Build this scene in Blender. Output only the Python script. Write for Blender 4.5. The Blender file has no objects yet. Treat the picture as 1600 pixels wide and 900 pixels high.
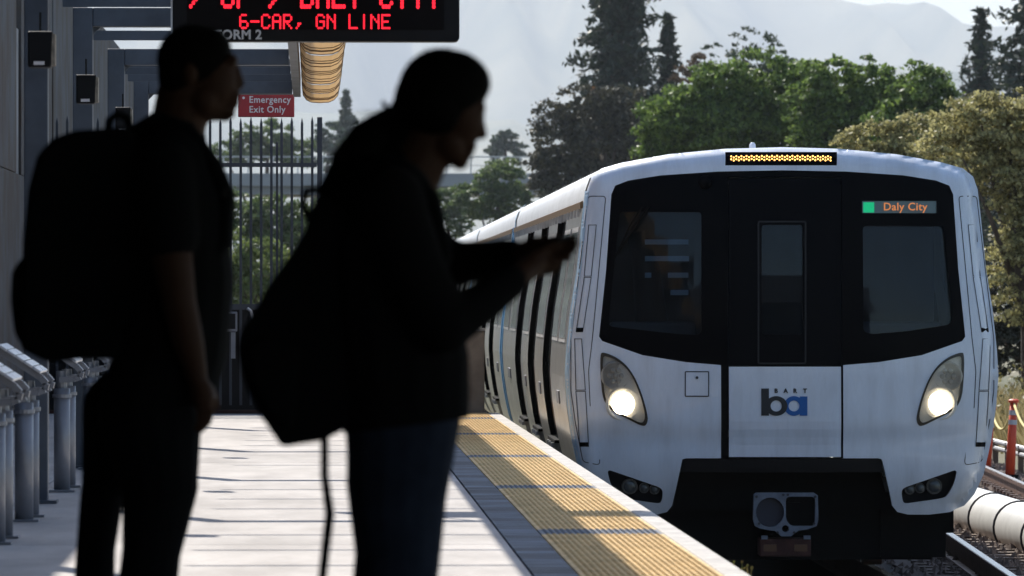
import bpy, math, random
import numpy as np
from mathutils import Vector, Matrix, Euler
from mathutils.geometry import delaunay_2d_cdt

rng = np.random.default_rng(7)
random.seed(7)
scene = bpy.context.scene
COL = scene.collection

# ------------------------------------------------------------------ camera
FPX, VPX, VPY = 10300.0, 490.0, 458.0          # focal length in photo pixels, vanishing point of the platform
CAMZ = 1.15
YAW = math.atan((800 - VPX) / FPX)
PITCH = math.atan((VPY - 450) / FPX)
cam = bpy.data.cameras.new('camera')
cam.sensor_width = 36.0
cam.lens = FPX / 1600 * 36
cam.clip_start = 0.5
cam.clip_end = 60000
cam.dof.use_dof = True
cam.dof.focus_distance = 51.5
cam.dof.aperture_fstop = 11.0
camo = bpy.data.objects.new('camera', cam)
camo.location = (0, 0, CAMZ)
camo.rotation_euler = (math.pi / 2 + PITCH, 0, -YAW)
COL.objects.link(camo)
scene.camera = camo

# ------------------------------------------------------------------ sky, sun, exposure
SUN = Vector((-0.35, 0.98, 1.0)).normalized()   # towards the sun: ahead of the camera, a little left
SUN_EL = math.asin(SUN.z)
SUN_AZ = math.atan2(SUN.x, SUN.y)
w = bpy.data.worlds.new('World')
scene.world = w
w.use_nodes = True
nt = w.node_tree
sky = nt.nodes.new('ShaderNodeTexSky')
sky.sky_type = 'NISHITA'
sky.sun_disc = False
sky.sun_elevation = SUN_EL
sky.sun_rotation = SUN_AZ
sky.air_density = 1.0
sky.dust_density = 1.0
sky.ozone_density = 2.5
nt.nodes['Background'].inputs[1].default_value = 0.12
nt.links.new(sky.outputs[0], nt.nodes['Background'].inputs[0])
sl = bpy.data.lights.new('sun', 'SUN')
sl.energy = 5.0
sl.angle = math.radians(0.53)
sl.color = (1.0, 0.95, 0.87)
so = bpy.data.objects.new('sun', sl)
so.rotation_euler = (-SUN).to_track_quat('-Z', 'Y').to_euler()
COL.objects.link(so)
scene.view_settings.view_transform = 'Standard'
scene.view_settings.look = 'None'
scene.view_settings.exposure = 0.54
scene.view_settings.gamma = 1.0
scene.view_settings.use_curve_mapping = False
scene.render.engine = 'CYCLES'
cy = scene.cycles
cy.use_denoising = True
cy.max_bounces = 7
cy.diffuse_bounces = 3
cy.glossy_bounces = 3
cy.transmission_bounces = 4
cy.transparent_max_bounces = 12
cy.volume_bounces = 0
cy.caustics_reflective = False
cy.caustics_refractive = False
cy.sample_clamp_indirect = 4.0
cy.sample_clamp_direct = 6.0
HAZE = 0.9e-4

# ------------------------------------------------------------------ pixel -> place
CR = Euler((math.pi / 2 + PITCH, 0, -YAW)).to_matrix()
def ray(px, py):
    v = CR @ Vector(((px - 800) / FPX, (450 - py) / FPX, -1))
    return v.x / v.y, v.z / v.y
def P(px, py, d):
    a, b = ray(px, py)
    return Vector((a * d, d, CAMZ + b * d))

# ------------------------------------------------------------------ materials
def nmat(name):
    m = bpy.data.materials.new(name)
    m.use_nodes = True
    return m, m.node_tree, m.node_tree.nodes['Principled BSDF']
MATS = {}
def mat(name, col, rough=0.6, metal=0.0, var=0.0, scale=4.0, col2=None, bump=0.0, bscale=60.0, spec=0.5,
        emit=None, estr=0.0, coat=0.0, stretch=None, randobj=0.0, thr=(0.35, 0.7)):
    if name in MATS:
        return MATS[name]
    m, t, b = nmat(name)
    N, Lk = t.nodes, t.links
    b.inputs['Roughness'].default_value = rough
    b.inputs['Metallic'].default_value = metal
    b.inputs['Specular IOR Level'].default_value = spec
    b.inputs['Coat Weight'].default_value = coat
    b.inputs['Base Color'].default_value = (*col, 1)
    if emit:
        b.inputs['Emission Color'].default_value = (*emit, 1)
        b.inputs['Emission Strength'].default_value = estr
    tc = N.new('ShaderNodeTexCoord')
    mp = N.new('ShaderNodeMapping')
    Lk.new(tc.outputs['Object'], mp.inputs[0])
    if stretch:
        mp.inputs['Scale'].default_value = stretch
    last = None
    if var > 0 or col2:
        no = N.new('ShaderNodeTexNoise')
        no.inputs['Scale'].default_value = scale
        no.inputs['Detail'].default_value = 6
        no.inputs['Roughness'].default_value = 0.62
        Lk.new(mp.outputs[0], no.inputs['Vector'])
        rp = N.new('ShaderNodeValToRGB')
        rp.color_ramp.elements[0].position = thr[0]
        rp.color_ramp.elements[1].position = thr[1]
        c2 = col2 if col2 else tuple(c * (1 - var) for c in col)
        rp.color_ramp.elements[0].color = (*c2, 1)
        rp.color_ramp.elements[1].color = (*(tuple(min(1, c * (1 + var * .4)) for c in col)), 1)
        Lk.new(no.outputs['Fac'], rp.inputs[0])
        last = rp.outputs[0]
        rr = N.new('ShaderNodeMapRange')
        rr.inputs[3].default_value = min(1, rough + .1)
        rr.inputs[4].default_value = max(0.02, rough - .1)
        Lk.new(no.outputs['Fac'], rr.inputs[0])
        Lk.new(rr.outputs[0], b.inputs['Roughness'])
    if randobj > 0:
        oi = N.new('ShaderNodeObjectInfo')
        hs = N.new('ShaderNodeHueSaturation')
        mr = N.new('ShaderNodeMapRange')
        mr.inputs[3].default_value = 1 - randobj
        mr.inputs[4].default_value = 1 + randobj
        Lk.new(oi.outputs['Random'], mr.inputs[0])
        Lk.new(mr.outputs[0], hs.inputs['Value'])
        if last:
            Lk.new(last, hs.inputs['Color'])
        else:
            hs.inputs['Color'].default_value = (*col, 1)
        last = hs.outputs[0]
    if last:
        Lk.new(last, b.inputs['Base Color'])
    if bump > 0:
        n2 = N.new('ShaderNodeTexNoise')
        n2.inputs['Scale'].default_value = bscale
        n2.inputs['Detail'].default_value = 5
        Lk.new(mp.outputs[0], n2.inputs['Vector'])
        bp = N.new('ShaderNodeBump')
        bp.inputs['Strength'].default_value = bump
        bp.inputs['Distance'].default_value = 0.01
        Lk.new(n2.outputs['Fac'], bp.inputs['Height'])
        Lk.new(bp.outputs[0], b.inputs['Normal'])
    MATS[name] = m
    return m

def leafmat(name, c1, c2, trans=0.3, rough=0.55):
    if name in MATS:
        return MATS[name]
    m, t, b = nmat(name)
    N, Lk = t.nodes, t.links
    g = N.new('ShaderNodeNewGeometry')
    rp = N.new('ShaderNodeValToRGB')
    rp.color_ramp.elements[0].color = (*c1, 1)
    rp.color_ramp.elements[1].color = (*c2, 1)
    Lk.new(g.outputs['Random Per Island'], rp.inputs[0])
    Lk.new(rp.outputs[0], b.inputs['Base Color'])
    b.inputs['Roughness'].default_value = rough
    b.inputs['Specular IOR Level'].default_value = 0.35
    tr = N.new('ShaderNodeBsdfTranslucent')
    hs = N.new('ShaderNodeHueSaturation')
    hs.inputs['Value'].default_value = 1.3
    Lk.new(rp.outputs[0], hs.inputs['Color'])
    Lk.new(hs.outputs[0], tr.inputs[0])
    mx = N.new('ShaderNodeMixShader')
    mx.inputs[0].default_value = trans
    Lk.new(b.outputs[0], mx.inputs[1])
    Lk.new(tr.outputs[0], mx.inputs[2])
    Lk.new(mx.outputs[0], N['Material Output'].inputs[0])
    MATS[name] = m
    return m

def glassmat(name, tint, refl=0.08, rough=0.03, streak=0.0):
    m, t, b = nmat(name)
    N, Lk = t.nodes, t.links
    N.remove(b)
    tr = N.new('ShaderNodeBsdfTransparent')
    tr.inputs[0].default_value = (*tint, 1)
    gl = N.new('ShaderNodeBsdfGlossy')
    gl.inputs['Roughness'].default_value = rough
    fr = N.new('ShaderNodeFresnel')
    fr.inputs[0].default_value = 1.5
    mr = N.new('ShaderNodeMath')
    mr.operation = 'ADD'
    mr.inputs[1].default_value = refl - 0.04
    mr.use_clamp = True
    Lk.new(fr.outputs[0], mr.inputs[0])
    mx = N.new('ShaderNodeMixShader')
    Lk.new(mr.outputs[0], mx.inputs[0])
    Lk.new(tr.outputs[0], mx.inputs[1])
    Lk.new(gl.outputs[0], mx.inputs[2])
    out = mx.outputs[0]
    if streak > 0:                     # faint pale streaks running down the pane
        tc = N.new('ShaderNodeTexCoord')
        mp = N.new('ShaderNodeMapping')
        mp.inputs['Scale'].default_value = (26, 1, 1.2)
        Lk.new(tc.outputs['Object'], mp.inputs[0])
        no = N.new('ShaderNodeTexNoise')
        no.inputs['Scale'].default_value = 1.6
        no.inputs['Detail'].default_value = 5
        Lk.new(mp.outputs[0], no.inputs['Vector'])
        r = N.new('ShaderNodeMapRange')
        r.inputs[1].default_value = .42
        r.inputs[2].default_value = .8
        r.inputs[3].default_value = streak * .3
        r.inputs[4].default_value = streak * 1.6
        Lk.new(no.outputs['Fac'], r.inputs[0])
        df = N.new('ShaderNodeBsdfDiffuse')
        df.inputs[0].default_value = (.4, .45, .5, 1)
        m2 = N.new('ShaderNodeMixShader')
        Lk.new(r.outputs[0], m2.inputs[0])
        Lk.new(out, m2.inputs[1])
        Lk.new(df.outputs[0], m2.inputs[2])
        out = m2.outputs[0]
    Lk.new(out, N['Material Output'].inputs[0])
    MATS[name] = m
    return m

def emat(name, col, s):
    return mat(name, (0.02, 0.02, 0.02), 0.5, emit=col, estr=s)

M = dict(
    concrete=mat('paving_concrete', (.555, .52, .49), .9, spec=.08, var=.2, scale=2.6, bump=.25, bscale=90, randobj=.05, stretch=(1, .25, 1)),
    coping=mat('coping_concrete', (.62, .59, .55), .9, spec=.1, var=.3, scale=9, bump=.3, bscale=60),
    slabbase=mat('joint_filler', (.05, .05, .05), .9),
    yellow=mat('tactile_yellow', (.86, .62, .32), .8, spec=.1, var=.30, scale=5, randobj=.05),
    tgrey=mat('tactile_grey', (.30, .32, .36), .8, spec=.1, var=.3, scale=9, randobj=.1),
    blueshadetile=mat('shaded_border_tile', (.10, .125, .165), .7, spec=.15, var=.3, scale=5, randobj=.5),
    steel=mat('frame_paint', (.075, .09, .115), .5, var=.35, scale=2.5),
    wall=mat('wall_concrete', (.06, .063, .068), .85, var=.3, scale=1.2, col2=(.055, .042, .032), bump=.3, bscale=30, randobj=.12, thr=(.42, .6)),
    tan=leafmat('gutter_tan', (.60, .46, .28), (.84, .70, .48), .4),
    black=mat('black_metal', (.006, .006, .007), .5, var=.2, spec=.2),
    blackgloss=mat('black_gloss', (.0012, .0012, .0022), .3, spec=.04),
    rubber=mat('black_rubber', (.0035, .0035, .0035), .8, spec=.1),
    white=mat('train_white', (.74, .79, .88), .28, scale=2.2, col2=(.58, .61, .67), coat=.35, stretch=(3.5, 1, .7), thr=(.25, .62), bump=.05, bscale=3),
    roofwhite=mat('roof_white', (.74, .76, .78), .5, var=.12, scale=5),
    seam=mat('seam_dark', (.03, .03, .035), .7),
    stain=mat('stainless_side', (.62, .62, .60), .3, metal=.85, var=.12, scale=2, stretch=(1, 1, .3)),
    trainblue=mat('train_blue', (.10, .33, .62), .4),
    paleblue=mat('train_pale_blue', (.45, .62, .78), .35),
    winglass=mat('side_window_glass', (.03, .035, .04), .12, spec=.6),
    silver=mat('reflector_silver', (.80, .77, .70), .5),
    lampgrey=mat('lamp_grey', (.50, .47, .42), .45, metal=.1),
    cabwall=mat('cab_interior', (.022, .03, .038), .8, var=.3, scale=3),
    dash=mat('cab_dash', (.08, .095, .11), .6),
    plate=mat('cab_pale_strip', (.75, .75, .75), .5),
    coupler=mat('coupler_grey', (.13, .15, .19), .5, var=.3, scale=14),
    rust=mat('rust_brown', (.06, .017, .011), .8, var=.5, scale=10),
    rail=mat('rail_brown', (.16, .085, .06), .55, var=.4, scale=8),
    railtop=mat('rail_head', (.5, .48, .46), .25, metal=.9),
    tie=mat('sleeper', (.20, .15, .12), .9, var=.4, scale=6, randobj=.2),
    ballast=mat('ballast', (.13, .10, .085), .95, var=.6, scale=9, bump=1.0, bscale=14),
    pipe=mat('cover_white', (.74, .73, .70), .45, var=.14, scale=3, randobj=.05),
    orange=mat('delineator_orange', (.80, .085, .03), .5, var=.12, scale=5),
    reflect=mat('reflective_band', (.55, .55, .58), .35),
    rope=mat('rope_yellow', (.75, .62, .25), .8),
    galv=mat('galvanised', (.60, .60, .60), .45, metal=.4, var=.25, scale=6),
    post=mat('post_grey', (.24, .25, .28), .4, metal=.3, var=.2, scale=5),
    leanplate=mat('lean_plate', (.74, .76, .80), .3, metal=.55, var=.12, scale=10),
    fence=mat('fence_dark', (.035, .042, .055), .5, var=.2),
    red=mat('sign_red', (.38, .025, .03), .5, var=.08, scale=12),
    signwhite=mat('sign_white', (.75, .72, .72), .6),
    signgrey=mat('sign_print_grey', (.62, .62, .62), .6),
    ground=mat('ground_soil', (.16, .13, .08), .95, var=.6, scale=.05, col2=(.06, .075, .03), bump=.4, bscale=3),
    hill=mat('hill_grass', (.20, .18, .10), .95, var=.5, scale=.0022, col2=(.07, .09, .05)),
    overpass=mat('overpass_concrete', (.36, .37, .38), .85, var=.2, scale=.4),
    bark=mat('bark', (.10, .07, .05), .9, var=.4, scale=5, bump=.5, bscale=12),
    clothblack=mat('black_cloth', (.013, .013, .015), .95, spec=.15, bump=.3, bscale=180),
    clothdark=mat('charcoal_cloth', (.014, .013, .015), .95, spec=.15, bump=.3, bscale=160),
    bagblack=mat('black_nylon', (.010, .010, .012), .9, spec=.15, bump=.3, bscale=220),
    jeans=mat('dark_denim', (.042, .054, .095), .9, spec=.2, var=.3, scale=12, bump=.3, bscale=260),
    trouser=mat('dark_trousers', (.011, .011, .014), .95, spec=.15, bump=.3, bscale=200),
    skin=mat('skin', (.105, .047, .03), .65, var=.1, scale=20, spec=.3),
    hair=mat('dark_hair', (.008, .007, .007), .8, spec=.12, bump=.5, bscale=150, stretch=(1, 1, .2)),
    shoe=mat('shoe_black', (.012, .012, .012), .7),
    phone=mat('phone_black', (.01, .01, .012), .3),
)
def spots(m, scale, size, dark):
    # gum marks and drips scattered over the paving
    t = m.node_tree
    N, Lk = t.nodes, t.links
    b = N['Principled BSDF']
    src = b.inputs['Base Color'].links[0].from_socket
    tc = N.new('ShaderNodeTexCoord')
    vo = N.new('ShaderNodeTexVoronoi')
    vo.inputs['Scale'].default_value = scale
    Lk.new(tc.outputs['Object'], vo.inputs['Vector'])
    no = N.new('ShaderNodeTexNoise')
    no.inputs['Scale'].default_value = scale * .35
    Lk.new(tc.outputs['Object'], no.inputs['Vector'])
    ad = N.new('ShaderNodeMath')
    ad.operation = 'ADD'
    Lk.new(vo.outputs['Distance'], ad.inputs[0])
    Lk.new(no.outputs['Fac'], ad.inputs[1])
    mr = N.new('ShaderNodeMapRange')
    mr.inputs[1].default_value = size
    mr.inputs[2].default_value = size + .10
    mr.inputs[3].default_value = dark
    mr.inputs[4].default_value = 1.0
    Lk.new(ad.outputs[0], mr.inputs[0])
    mx = N.new('ShaderNodeMixRGB')
    mx.blend_type = 'MULTIPLY'
    mx.inputs[0].default_value = 1.0
    Lk.new(src, mx.inputs[1])
    Lk.new(mr.outputs[0], mx.inputs[2])
    Lk.new(mx.outputs[0], b.inputs['Base Color'])
spots(M['concrete'], 2.2, .46, .72)
spots(M['yellow'], 5.0, .46, .70)
spots(M['coping'], 4.0, .48, .70)
M['pane'] = glassmat('windscreen_glass', (.55, .63, .70), refl=.016, streak=.022)
M['lens'] = glassmat('lamp_cover', (.96, .96, .96), refl=.05)
ln_ = M['lens'].node_tree
tl_ = ln_.nodes.new('ShaderNodeBsdfTranslucent')
mx_ = ln_.nodes.new('ShaderNodeMixShader')
mx_.inputs[0].default_value = .07          # a slightly frosted cover that catches the lamp's light
old_ = ln_.nodes['Material Output'].inputs[0].links[0].from_socket
ln_.links.new(old_, mx_.inputs[1])
ln_.links.new(tl_.outputs[0], mx_.inputs[2])
ln_.links.new(mx_.outputs[0], ln_.nodes['Material Output'].inputs[0])

# ------------------------------------------------------------------ mesh helpers
class MB:
    def __init__(s):
        s.v, s.f = [], []
    def add(s, vs, fs):
        o = len(s.v)
        s.v.extend([tuple(v) for v in vs])
        s.f.extend([tuple(i + o for i in f) for f in fs])
        return s
    def box(s, x0, x1, y0, y1, z0, z1):
        vs = [(x, y, z) for x in (x0, x1) for y in (y0, y1) for z in (z0, z1)]
        return s.add(vs, [(0, 1, 3, 2), (4, 6, 7, 5), (0, 4, 5, 1), (2, 3, 7, 6), (0, 2, 6, 4), (1, 5, 7, 3)])
    def prism(s, poly, y0, y1):                    # polygon in x,z extruded along y
        n = len(poly)
        vs = [(p[0], y0, p[1]) for p in poly] + [(p[0], y1, p[1]) for p in poly]
        fs = [tuple(range(n)), tuple(range(2 * n - 1, n - 1, -1))]
        fs += [(i, i + n, (i + 1) % n + n, (i + 1) % n) for i in range(n)]
        return s.add(vs, fs)
    def tube(s, pts, rad, n=10, cap=True):
        pts = [Vector(p) for p in pts]
        rs = rad if isinstance(rad, (list, tuple)) else [rad] * len(pts)
        vs, fs = [], []
        up = None
        for i, p in enumerate(pts):
            t = (pts[min(i + 1, len(pts) - 1)] - pts[max(i - 1, 0)]).normalized()
            if up is None:
                up = t.orthogonal().normalized()
            up = (up - t * up.dot(t))
            up = up.normalized() if up.length > 1e-6 else t.orthogonal().normalized()
            q = t.cross(up)
            for k in range(n):
                a = 2 * math.pi * k / n
                vs.append(p + (up * math.cos(a) + q * math.sin(a)) * rs[i])
        for i in range(len(pts) - 1):
            for k in range(n):
                k2 = (k + 1) % n
                fs.append((i * n + k, i * n + k2, (i + 1) * n + k2, (i + 1) * n + k))
        if cap:
            fs.append(tuple(range(n - 1, -1, -1)))
            e = (len(pts) - 1) * n
            fs.append(tuple(range(e, e + n)))
        return s.add(vs, fs)
    def disc(s, c, r, y, n=20, rz=None):            # flat disc facing -y
        return s.add([(c[0] + r * math.cos(2 * math.pi * k / n), y, c[1] + (rz or r) * math.sin(2 * math.pi * k / n)) for k in range(n)],
                     [tuple(range(n))])
    def capsule(s, p0, r0, p1, r1, n=14, m=5):
        p0, p1 = Vector(p0), Vector(p1)
        d = p1 - p0
        t = d.normalized() if d.length > 1e-6 else Vector((0, 0, 1))
        u = t.orthogonal().normalized()
        q = t.cross(u)
        rings = []
        for i in range(1, m + 1):
            a = -math.pi / 2 + (math.pi / 2) * i / m
            rings.append((p0 + t * (math.sin(a) * r0), r0 * math.cos(a)))
        for i in range(0, m):
            a = (math.pi / 2) * i / m
            rings.append((p1 + t * (math.sin(a) * r1), r1 * math.cos(a)))
        vs = [p0 - t * r0]
        for c, r in rings:
            for k in range(n):
                a = 2 * math.pi * k / n
                vs.append(c + (u * math.cos(a) + q * math.sin(a)) * r)
        vs.append(p1 + t * r1)
        fs = [(0, 1 + (k + 1) % n, 1 + k) for k in range(n)]
        for i in range(len(rings) - 1):
            a, b = 1 + i * n, 1 + (i + 1) * n
            fs += [(a + k, a + (k + 1) % n, b + (k + 1) % n, b + k) for k in range(n)]
        a = 1 + (len(rings) - 1) * n
        e = len(vs) - 1
        fs += [(a + k, a + (k + 1) % n, e) for k in range(n)]
        return s.add(vs, fs)
    def ell(s, c, r, rot=0.0, n=18, m=12):           # ellipsoid, rot about y
        cr, sr = math.cos(rot), math.sin(rot)
        vs, fs = [], []
        for i in range(m + 1):
            a = -math.pi / 2 + math.pi * i / m
            for k in range(n):
                b = 2 * math.pi * k / n
                x, y, z = r[0] * math.cos(a) * math.cos(b), r[1] * math.cos(a) * math.sin(b), r[2] * math.sin(a)
                vs.append((c[0] + x * cr + z * sr, c[1] + y, c[2] - x * sr + z * cr))
        for i in range(m):
            for k in range(n):
                fs.append((i * n + k, i * n + (k + 1) % n, (i + 1) * n + (k + 1) % n, (i + 1) * n + k))
        return s.add(vs, fs)
    def mesh(s, name, smooth=False):
        me = bpy.data.meshes.new(name)
        me.from_pydata(s.v, [], s.f)
        me.validate()
        if smooth:
            me.polygons.foreach_set('use_smooth', [True] * len(me.polygons))
        me.update()
        return me

def link(name, me, m=None, parent=None, loc=None):
    o = bpy.data.objects.new(name, me)
    COL.objects.link(o)
    if m is not None and me is not None and not me.materials:
        me.materials.append(m)
    if loc is not None:
        o.location = loc
    if parent is not None:
        o.parent = parent
    return o

def obj(name, mb, m, parent=None, smooth=False, bevel=0.0, local=False, loc=None):
    """world-space mesh; keeps its place when parented to an Empty (unless local)"""
    me = mb.mesh(name, smooth) if isinstance(mb, MB) else mb
    o = link(name, me, m, None, loc)
    if bevel:
        b = o.modifiers.new('bevel', 'BEVEL')
        b.width = bevel
        b.segments = 2
        b.limit_method = 'ANGLE'
    if parent is not None:
        o.parent = parent
        if not local:
            T = Matrix.Translation(parent.location) if parent.type == 'EMPTY' else Matrix()
            o.matrix_parent_inverse = T.inverted()
    return o

def tag(o, label=None, cat=None, group=None, kind=None):
    if label:
        o['label'] = label
    if cat:
        o['category'] = cat
    if group:
        o['group'] = group
    if kind:
        o['kind'] = kind
    return o

def thing(name, label, cat, loc=(0, 0, 0), group=None):
    o = bpy.data.objects.new(name, None)
    o.empty_display_size = .2
    o.location = loc
    COL.objects.link(o)
    return tag(o, label, cat, group)

def struct(name, loc=(0, 0, 0)):
    o = bpy.data.objects.new(name, None)
    o.location = loc
    COL.objects.link(o)
    o['kind'] = 'structure'
    return o

def text_mesh(txt, size, m, name, parent, origin, extr=0.002, bold=0.0, align='LEFT', sx=1.0, spacing=1.0, loc2=None, local=False):
    """print facing -y, lower-left (or centre) at origin"""
    c = bpy.data.curves.new('tmp', 'FONT')
    c.body = txt
    c.size = size
    c.extrude = extr
    c.offset = bold
    c.align_x = align
    c.space_character = spacing
    c.resolution_u = 3
    o = bpy.data.objects.new('tmp', c)
    COL.objects.link(o)
    dg = bpy.context.evaluated_depsgraph_get()
    me = bpy.data.meshes.new_from_object(o.evaluated_get(dg))
    bpy.data.objects.remove(o)
    n = len(me.vertices)
    a = np.empty(n * 3)
    me.vertices.foreach_get('co', a)
    a = a.reshape(-1, 3)
    b = np.empty_like(a)
    b[:, 0] = a[:, 0] * sx + origin[0]
    b[:, 1] = -a[:, 2] + origin[1]
    b[:, 2] = a[:, 1] + origin[2]
    me.vertices.foreach_set('co', b.ravel())
    me.materials.clear()
    me.update()
    return obj(name, me, m, parent, local=local)

def inside(x, z, poly):
    c = False
    j = len(poly) - 1
    for i in range(len(poly)):
        xi, zi = poly[i]
        xj, zj = poly[j]
        if (zi > z) != (zj > z) and x < (xj - xi) * (z - zi) / (zj - zi) + xi:
            c = not c
        j = i
    return c

def inside_many(Q, poly):
    x, z = Q[:, 0], Q[:, 1]
    c = np.zeros(len(Q), bool)
    A = np.array(poly, float)
    B = np.roll(A, 1, axis=0)
    for (xi, zi), (xj, zj) in zip(A, B):
        if zi == zj:
            continue
        m = ((zi > z) != (zj > z)) & (x < (xj - xi) * (z - zi) / (zj - zi) + xi)
        c ^= m
    return c

def chaikin(poly, it=2):
    for _ in range(it):
        out = []
        for i in range(len(poly)):
            a, b = poly[i], poly[(i + 1) % len(poly)]
            out.append((a[0] * .75 + b[0] * .25, a[1] * .75 + b[1] * .25))
            out.append((a[0] * .25 + b[0] * .75, a[1] * .25 + b[1] * .75))
        poly = out
    return poly

def roundpoly(poly, r):
    """rounds each corner by at most r"""
    out = []
    n = len(poly)
    for i in range(n):
        p, a, b = Vector(poly[i]), Vector(poly[i - 1]), Vector(poly[(i + 1) % n])
        da, db = a - p, b - p
        ra, rb = min(r, da.length * .45), min(r, db.length * .45)
        s, e = p + da.normalized() * ra, p + db.normalized() * rb
        for t in (0, .25, .5, .75, 1):
            q = s * (1 - t) ** 2 + p * 2 * t * (1 - t) + e * t * t
            out.append((q.x, q.y))
    return out

def densify(poly, step):
    out = []
    n = len(poly)
    for i in range(n):
        a, b = poly[i], poly[(i + 1) % n]
        L_ = math.hypot(b[0] - a[0], b[1] - a[1])
        k = max(1, int(L_ / step))
        for t in range(k):
            f = t / k
            out.append((a[0] + (b[0] - a[0]) * f, a[1] + (b[1] - a[1]) * f))
    return out

def surf_plate(outer, holes, F, off, thick, grid=.06):
    """solid plate that follows the surface y=F(x,z); its front lies 'off' in front of it"""
    outer = densify(outer, grid * .7)
    holes = [densify(h, grid * .7) for h in holes]
    pts, edges = [], []
    for loop in [outer] + holes:
        o = len(pts)
        pts += [Vector(p) for p in loop]
        n = len(loop)
        edges += [(o + i, o + (i + 1) % n) for i in range(n)]
    xs = [p[0] for p in outer]
    zs = [p[1] for p in outer]
    gx, gz_ = np.meshgrid(np.arange(min(xs) + grid * .5, max(xs), grid), np.arange(min(zs) + grid * .5, max(zs), grid))
    Q = np.stack([gx.ravel(), gz_.ravel()], 1)
    if len(Q):
        Q = Q + rng.uniform(-1, 1, Q.shape) * grid * .03
        ok = inside_many(Q, outer)
        for h in holes:
            ok &= ~inside_many(Q, h)
        pts += [Vector(q) for q in Q[ok]]
    r = delaunay_2d_cdt(pts, edges, [], 0, 1e-5)
    V, T = r[0], r[2]
    cen = np.array([[sum(V[i][0] for i in t) / len(t), sum(V[i][1] for i in t) / len(t)] for t in T])
    ok = inside_many(cen, outer)
    for h in holes:
        ok &= ~inside_many(cen, h)
    keep = [tuple(t) for t, o in zip(T, ok) if o]
    used = sorted({i for t in keep for i in t})
    idx = {u: k for k, u in enumerate(used)}
    n = len(used)
    fr = [(V[u][0], F(V[u][0], V[u][1]) - off, V[u][1]) for u in used]
    bk = [(p[0], p[1] + thick, p[2]) for p in fr]
    fs, cnt = [], {}
    for t in keep:
        a = [idx[i] for i in t]
        fs.append(tuple(a))
        fs.append(tuple(i + n for i in reversed(a)))
        for k in range(len(a)):
            e = (a[k], a[(k + 1) % len(a)])
            cnt[e] = cnt.get(e, 0) + 1
    for (a, b) in list(cnt):
        if (b, a) not in cnt:
            fs.append((b, a, a + n, b + n))
    mb = MB()
    mb.add(fr + bk, fs)
    return mb

def hemmed(me, z):
    """cuts a garment off level at its hem"""
    import bmesh
    bm = bmesh.new()
    bm.from_mesh(me)
    bmesh.ops.bisect_plane(bm, geom=bm.verts[:] + bm.edges[:] + bm.faces[:], plane_co=(0, 0, z), plane_no=(0.12, 0, -1), clear_outer=True)
    bm.to_mesh(me)
    bm.free()
    return me

def remeshed(mb, voxel, smooth=6, name='body', factor=.5):
    me = mb.mesh('tmp')
    o = bpy.data.objects.new('tmp', me)
    COL.objects.link(o)
    r = o.modifiers.new('r', 'REMESH')
    r.mode = 'VOXEL'
    r.voxel_size = voxel
    r.adaptivity = 0
    if smooth:
        s = o.modifiers.new('s', 'SMOOTH')
        s.iterations = smooth
        s.factor = factor
    dg = bpy.context.evaluated_depsgraph_get()
    out = bpy.data.meshes.new_from_object(o.evaluated_get(dg))
    bpy.data.objects.remove(o)
    out.name = name
    out.polygons.foreach_set('use_smooth', [True] * len(out.polygons))
    return out

# ================================================================== SETTING
GZ = -1.30                                       # ground level; rail heads at -1.0, platform at 0
def grid_mesh(name, xs, ys, zf):
    vs = [(x, y, zf(x, y)) for y in ys for x in xs]
    n = len(xs)
    fs = [(j * n + i, j * n + i + 1, (j + 1) * n + i + 1, (j + 1) * n + i) for j in range(len(ys) - 1) for i in range(n - 1)]
    me = bpy.data.meshes.new(name)
    me.from_pydata(vs, [], fs)
    me.polygons.foreach_set('use_smooth', [True] * len(me.polygons))
    return me
xs = [-6000, -2500, -900, -300, -120, -60, -30, -10, 0, 10, 14, 20, 30, 60, 120, 300, 900, 2500, 6000]
ys = [-400, -100, -30, 0, 30, 60, 90, 120, 150, 200, 260, 330, 420, 600, 1000, 2000, 4000, 8000, 15500]
def gz(x, y):
    r = 0.0
    if 11 < x < 400 and 40 < y < 900:
        r = .5 * min(1, (x - 10.5) / 6)
    return GZ - .02 + r + (.12 * math.sin(x * .7) * math.sin(y * .13) if 10 < abs(x) < 200 else 0)
tag(link('ground', grid_mesh('ground', xs, ys, gz), M['ground']), kind='structure')

# hazy mountains behind everything
def ridge_mesh(name, pts, d, depth, rough):
    rows = 14
    px = np.linspace(pts[0][0], pts[-1][0], 90)
    py = np.interp(px, [p[0] for p in pts], [p[1] for p in pts])
    vs, fs = [], []
    ph = rng.uniform(0, 6.28, 12)
    for j in range(rows + 6):
        t = j / rows
        for i, (a, b) in enumerate(zip(px, py)):
            top = P(a, b, d)
            h = top.z - GZ
            if t <= 1:
                y = d - depth * (1 - t)
                k = t ** 1.25
            else:
                y = d + depth * .5 * (t - 1) * 2
                k = max(0, 1 - (t - 1) * 2.4)
            wv = sum(math.sin(a * .011 * (q + 1) + ph[q] + t * 3 * math.sin(ph[q + 6])) / (q + 1) for q in range(6))
            z = GZ - 5 + h * k * (1 + rough * wv * (1 - t) * t * 2.5) + (5 if t == 1 else 0)
            vs.append((top.x, y, z))
    n = len(px)
    R_ = rows + 6
    fs = [(j * n + i, j * n + i + 1, (j + 1) * n + i + 1, (j + 1) * n + i) for j in range(R_ - 1) for i in range(n - 1)]
    me = bpy.data.meshes.new(name)
    me.from_pydata(vs, [], fs)
    me.polygons.foreach_set('use_smooth', [True] * len(me.polygons))
    return me
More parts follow.
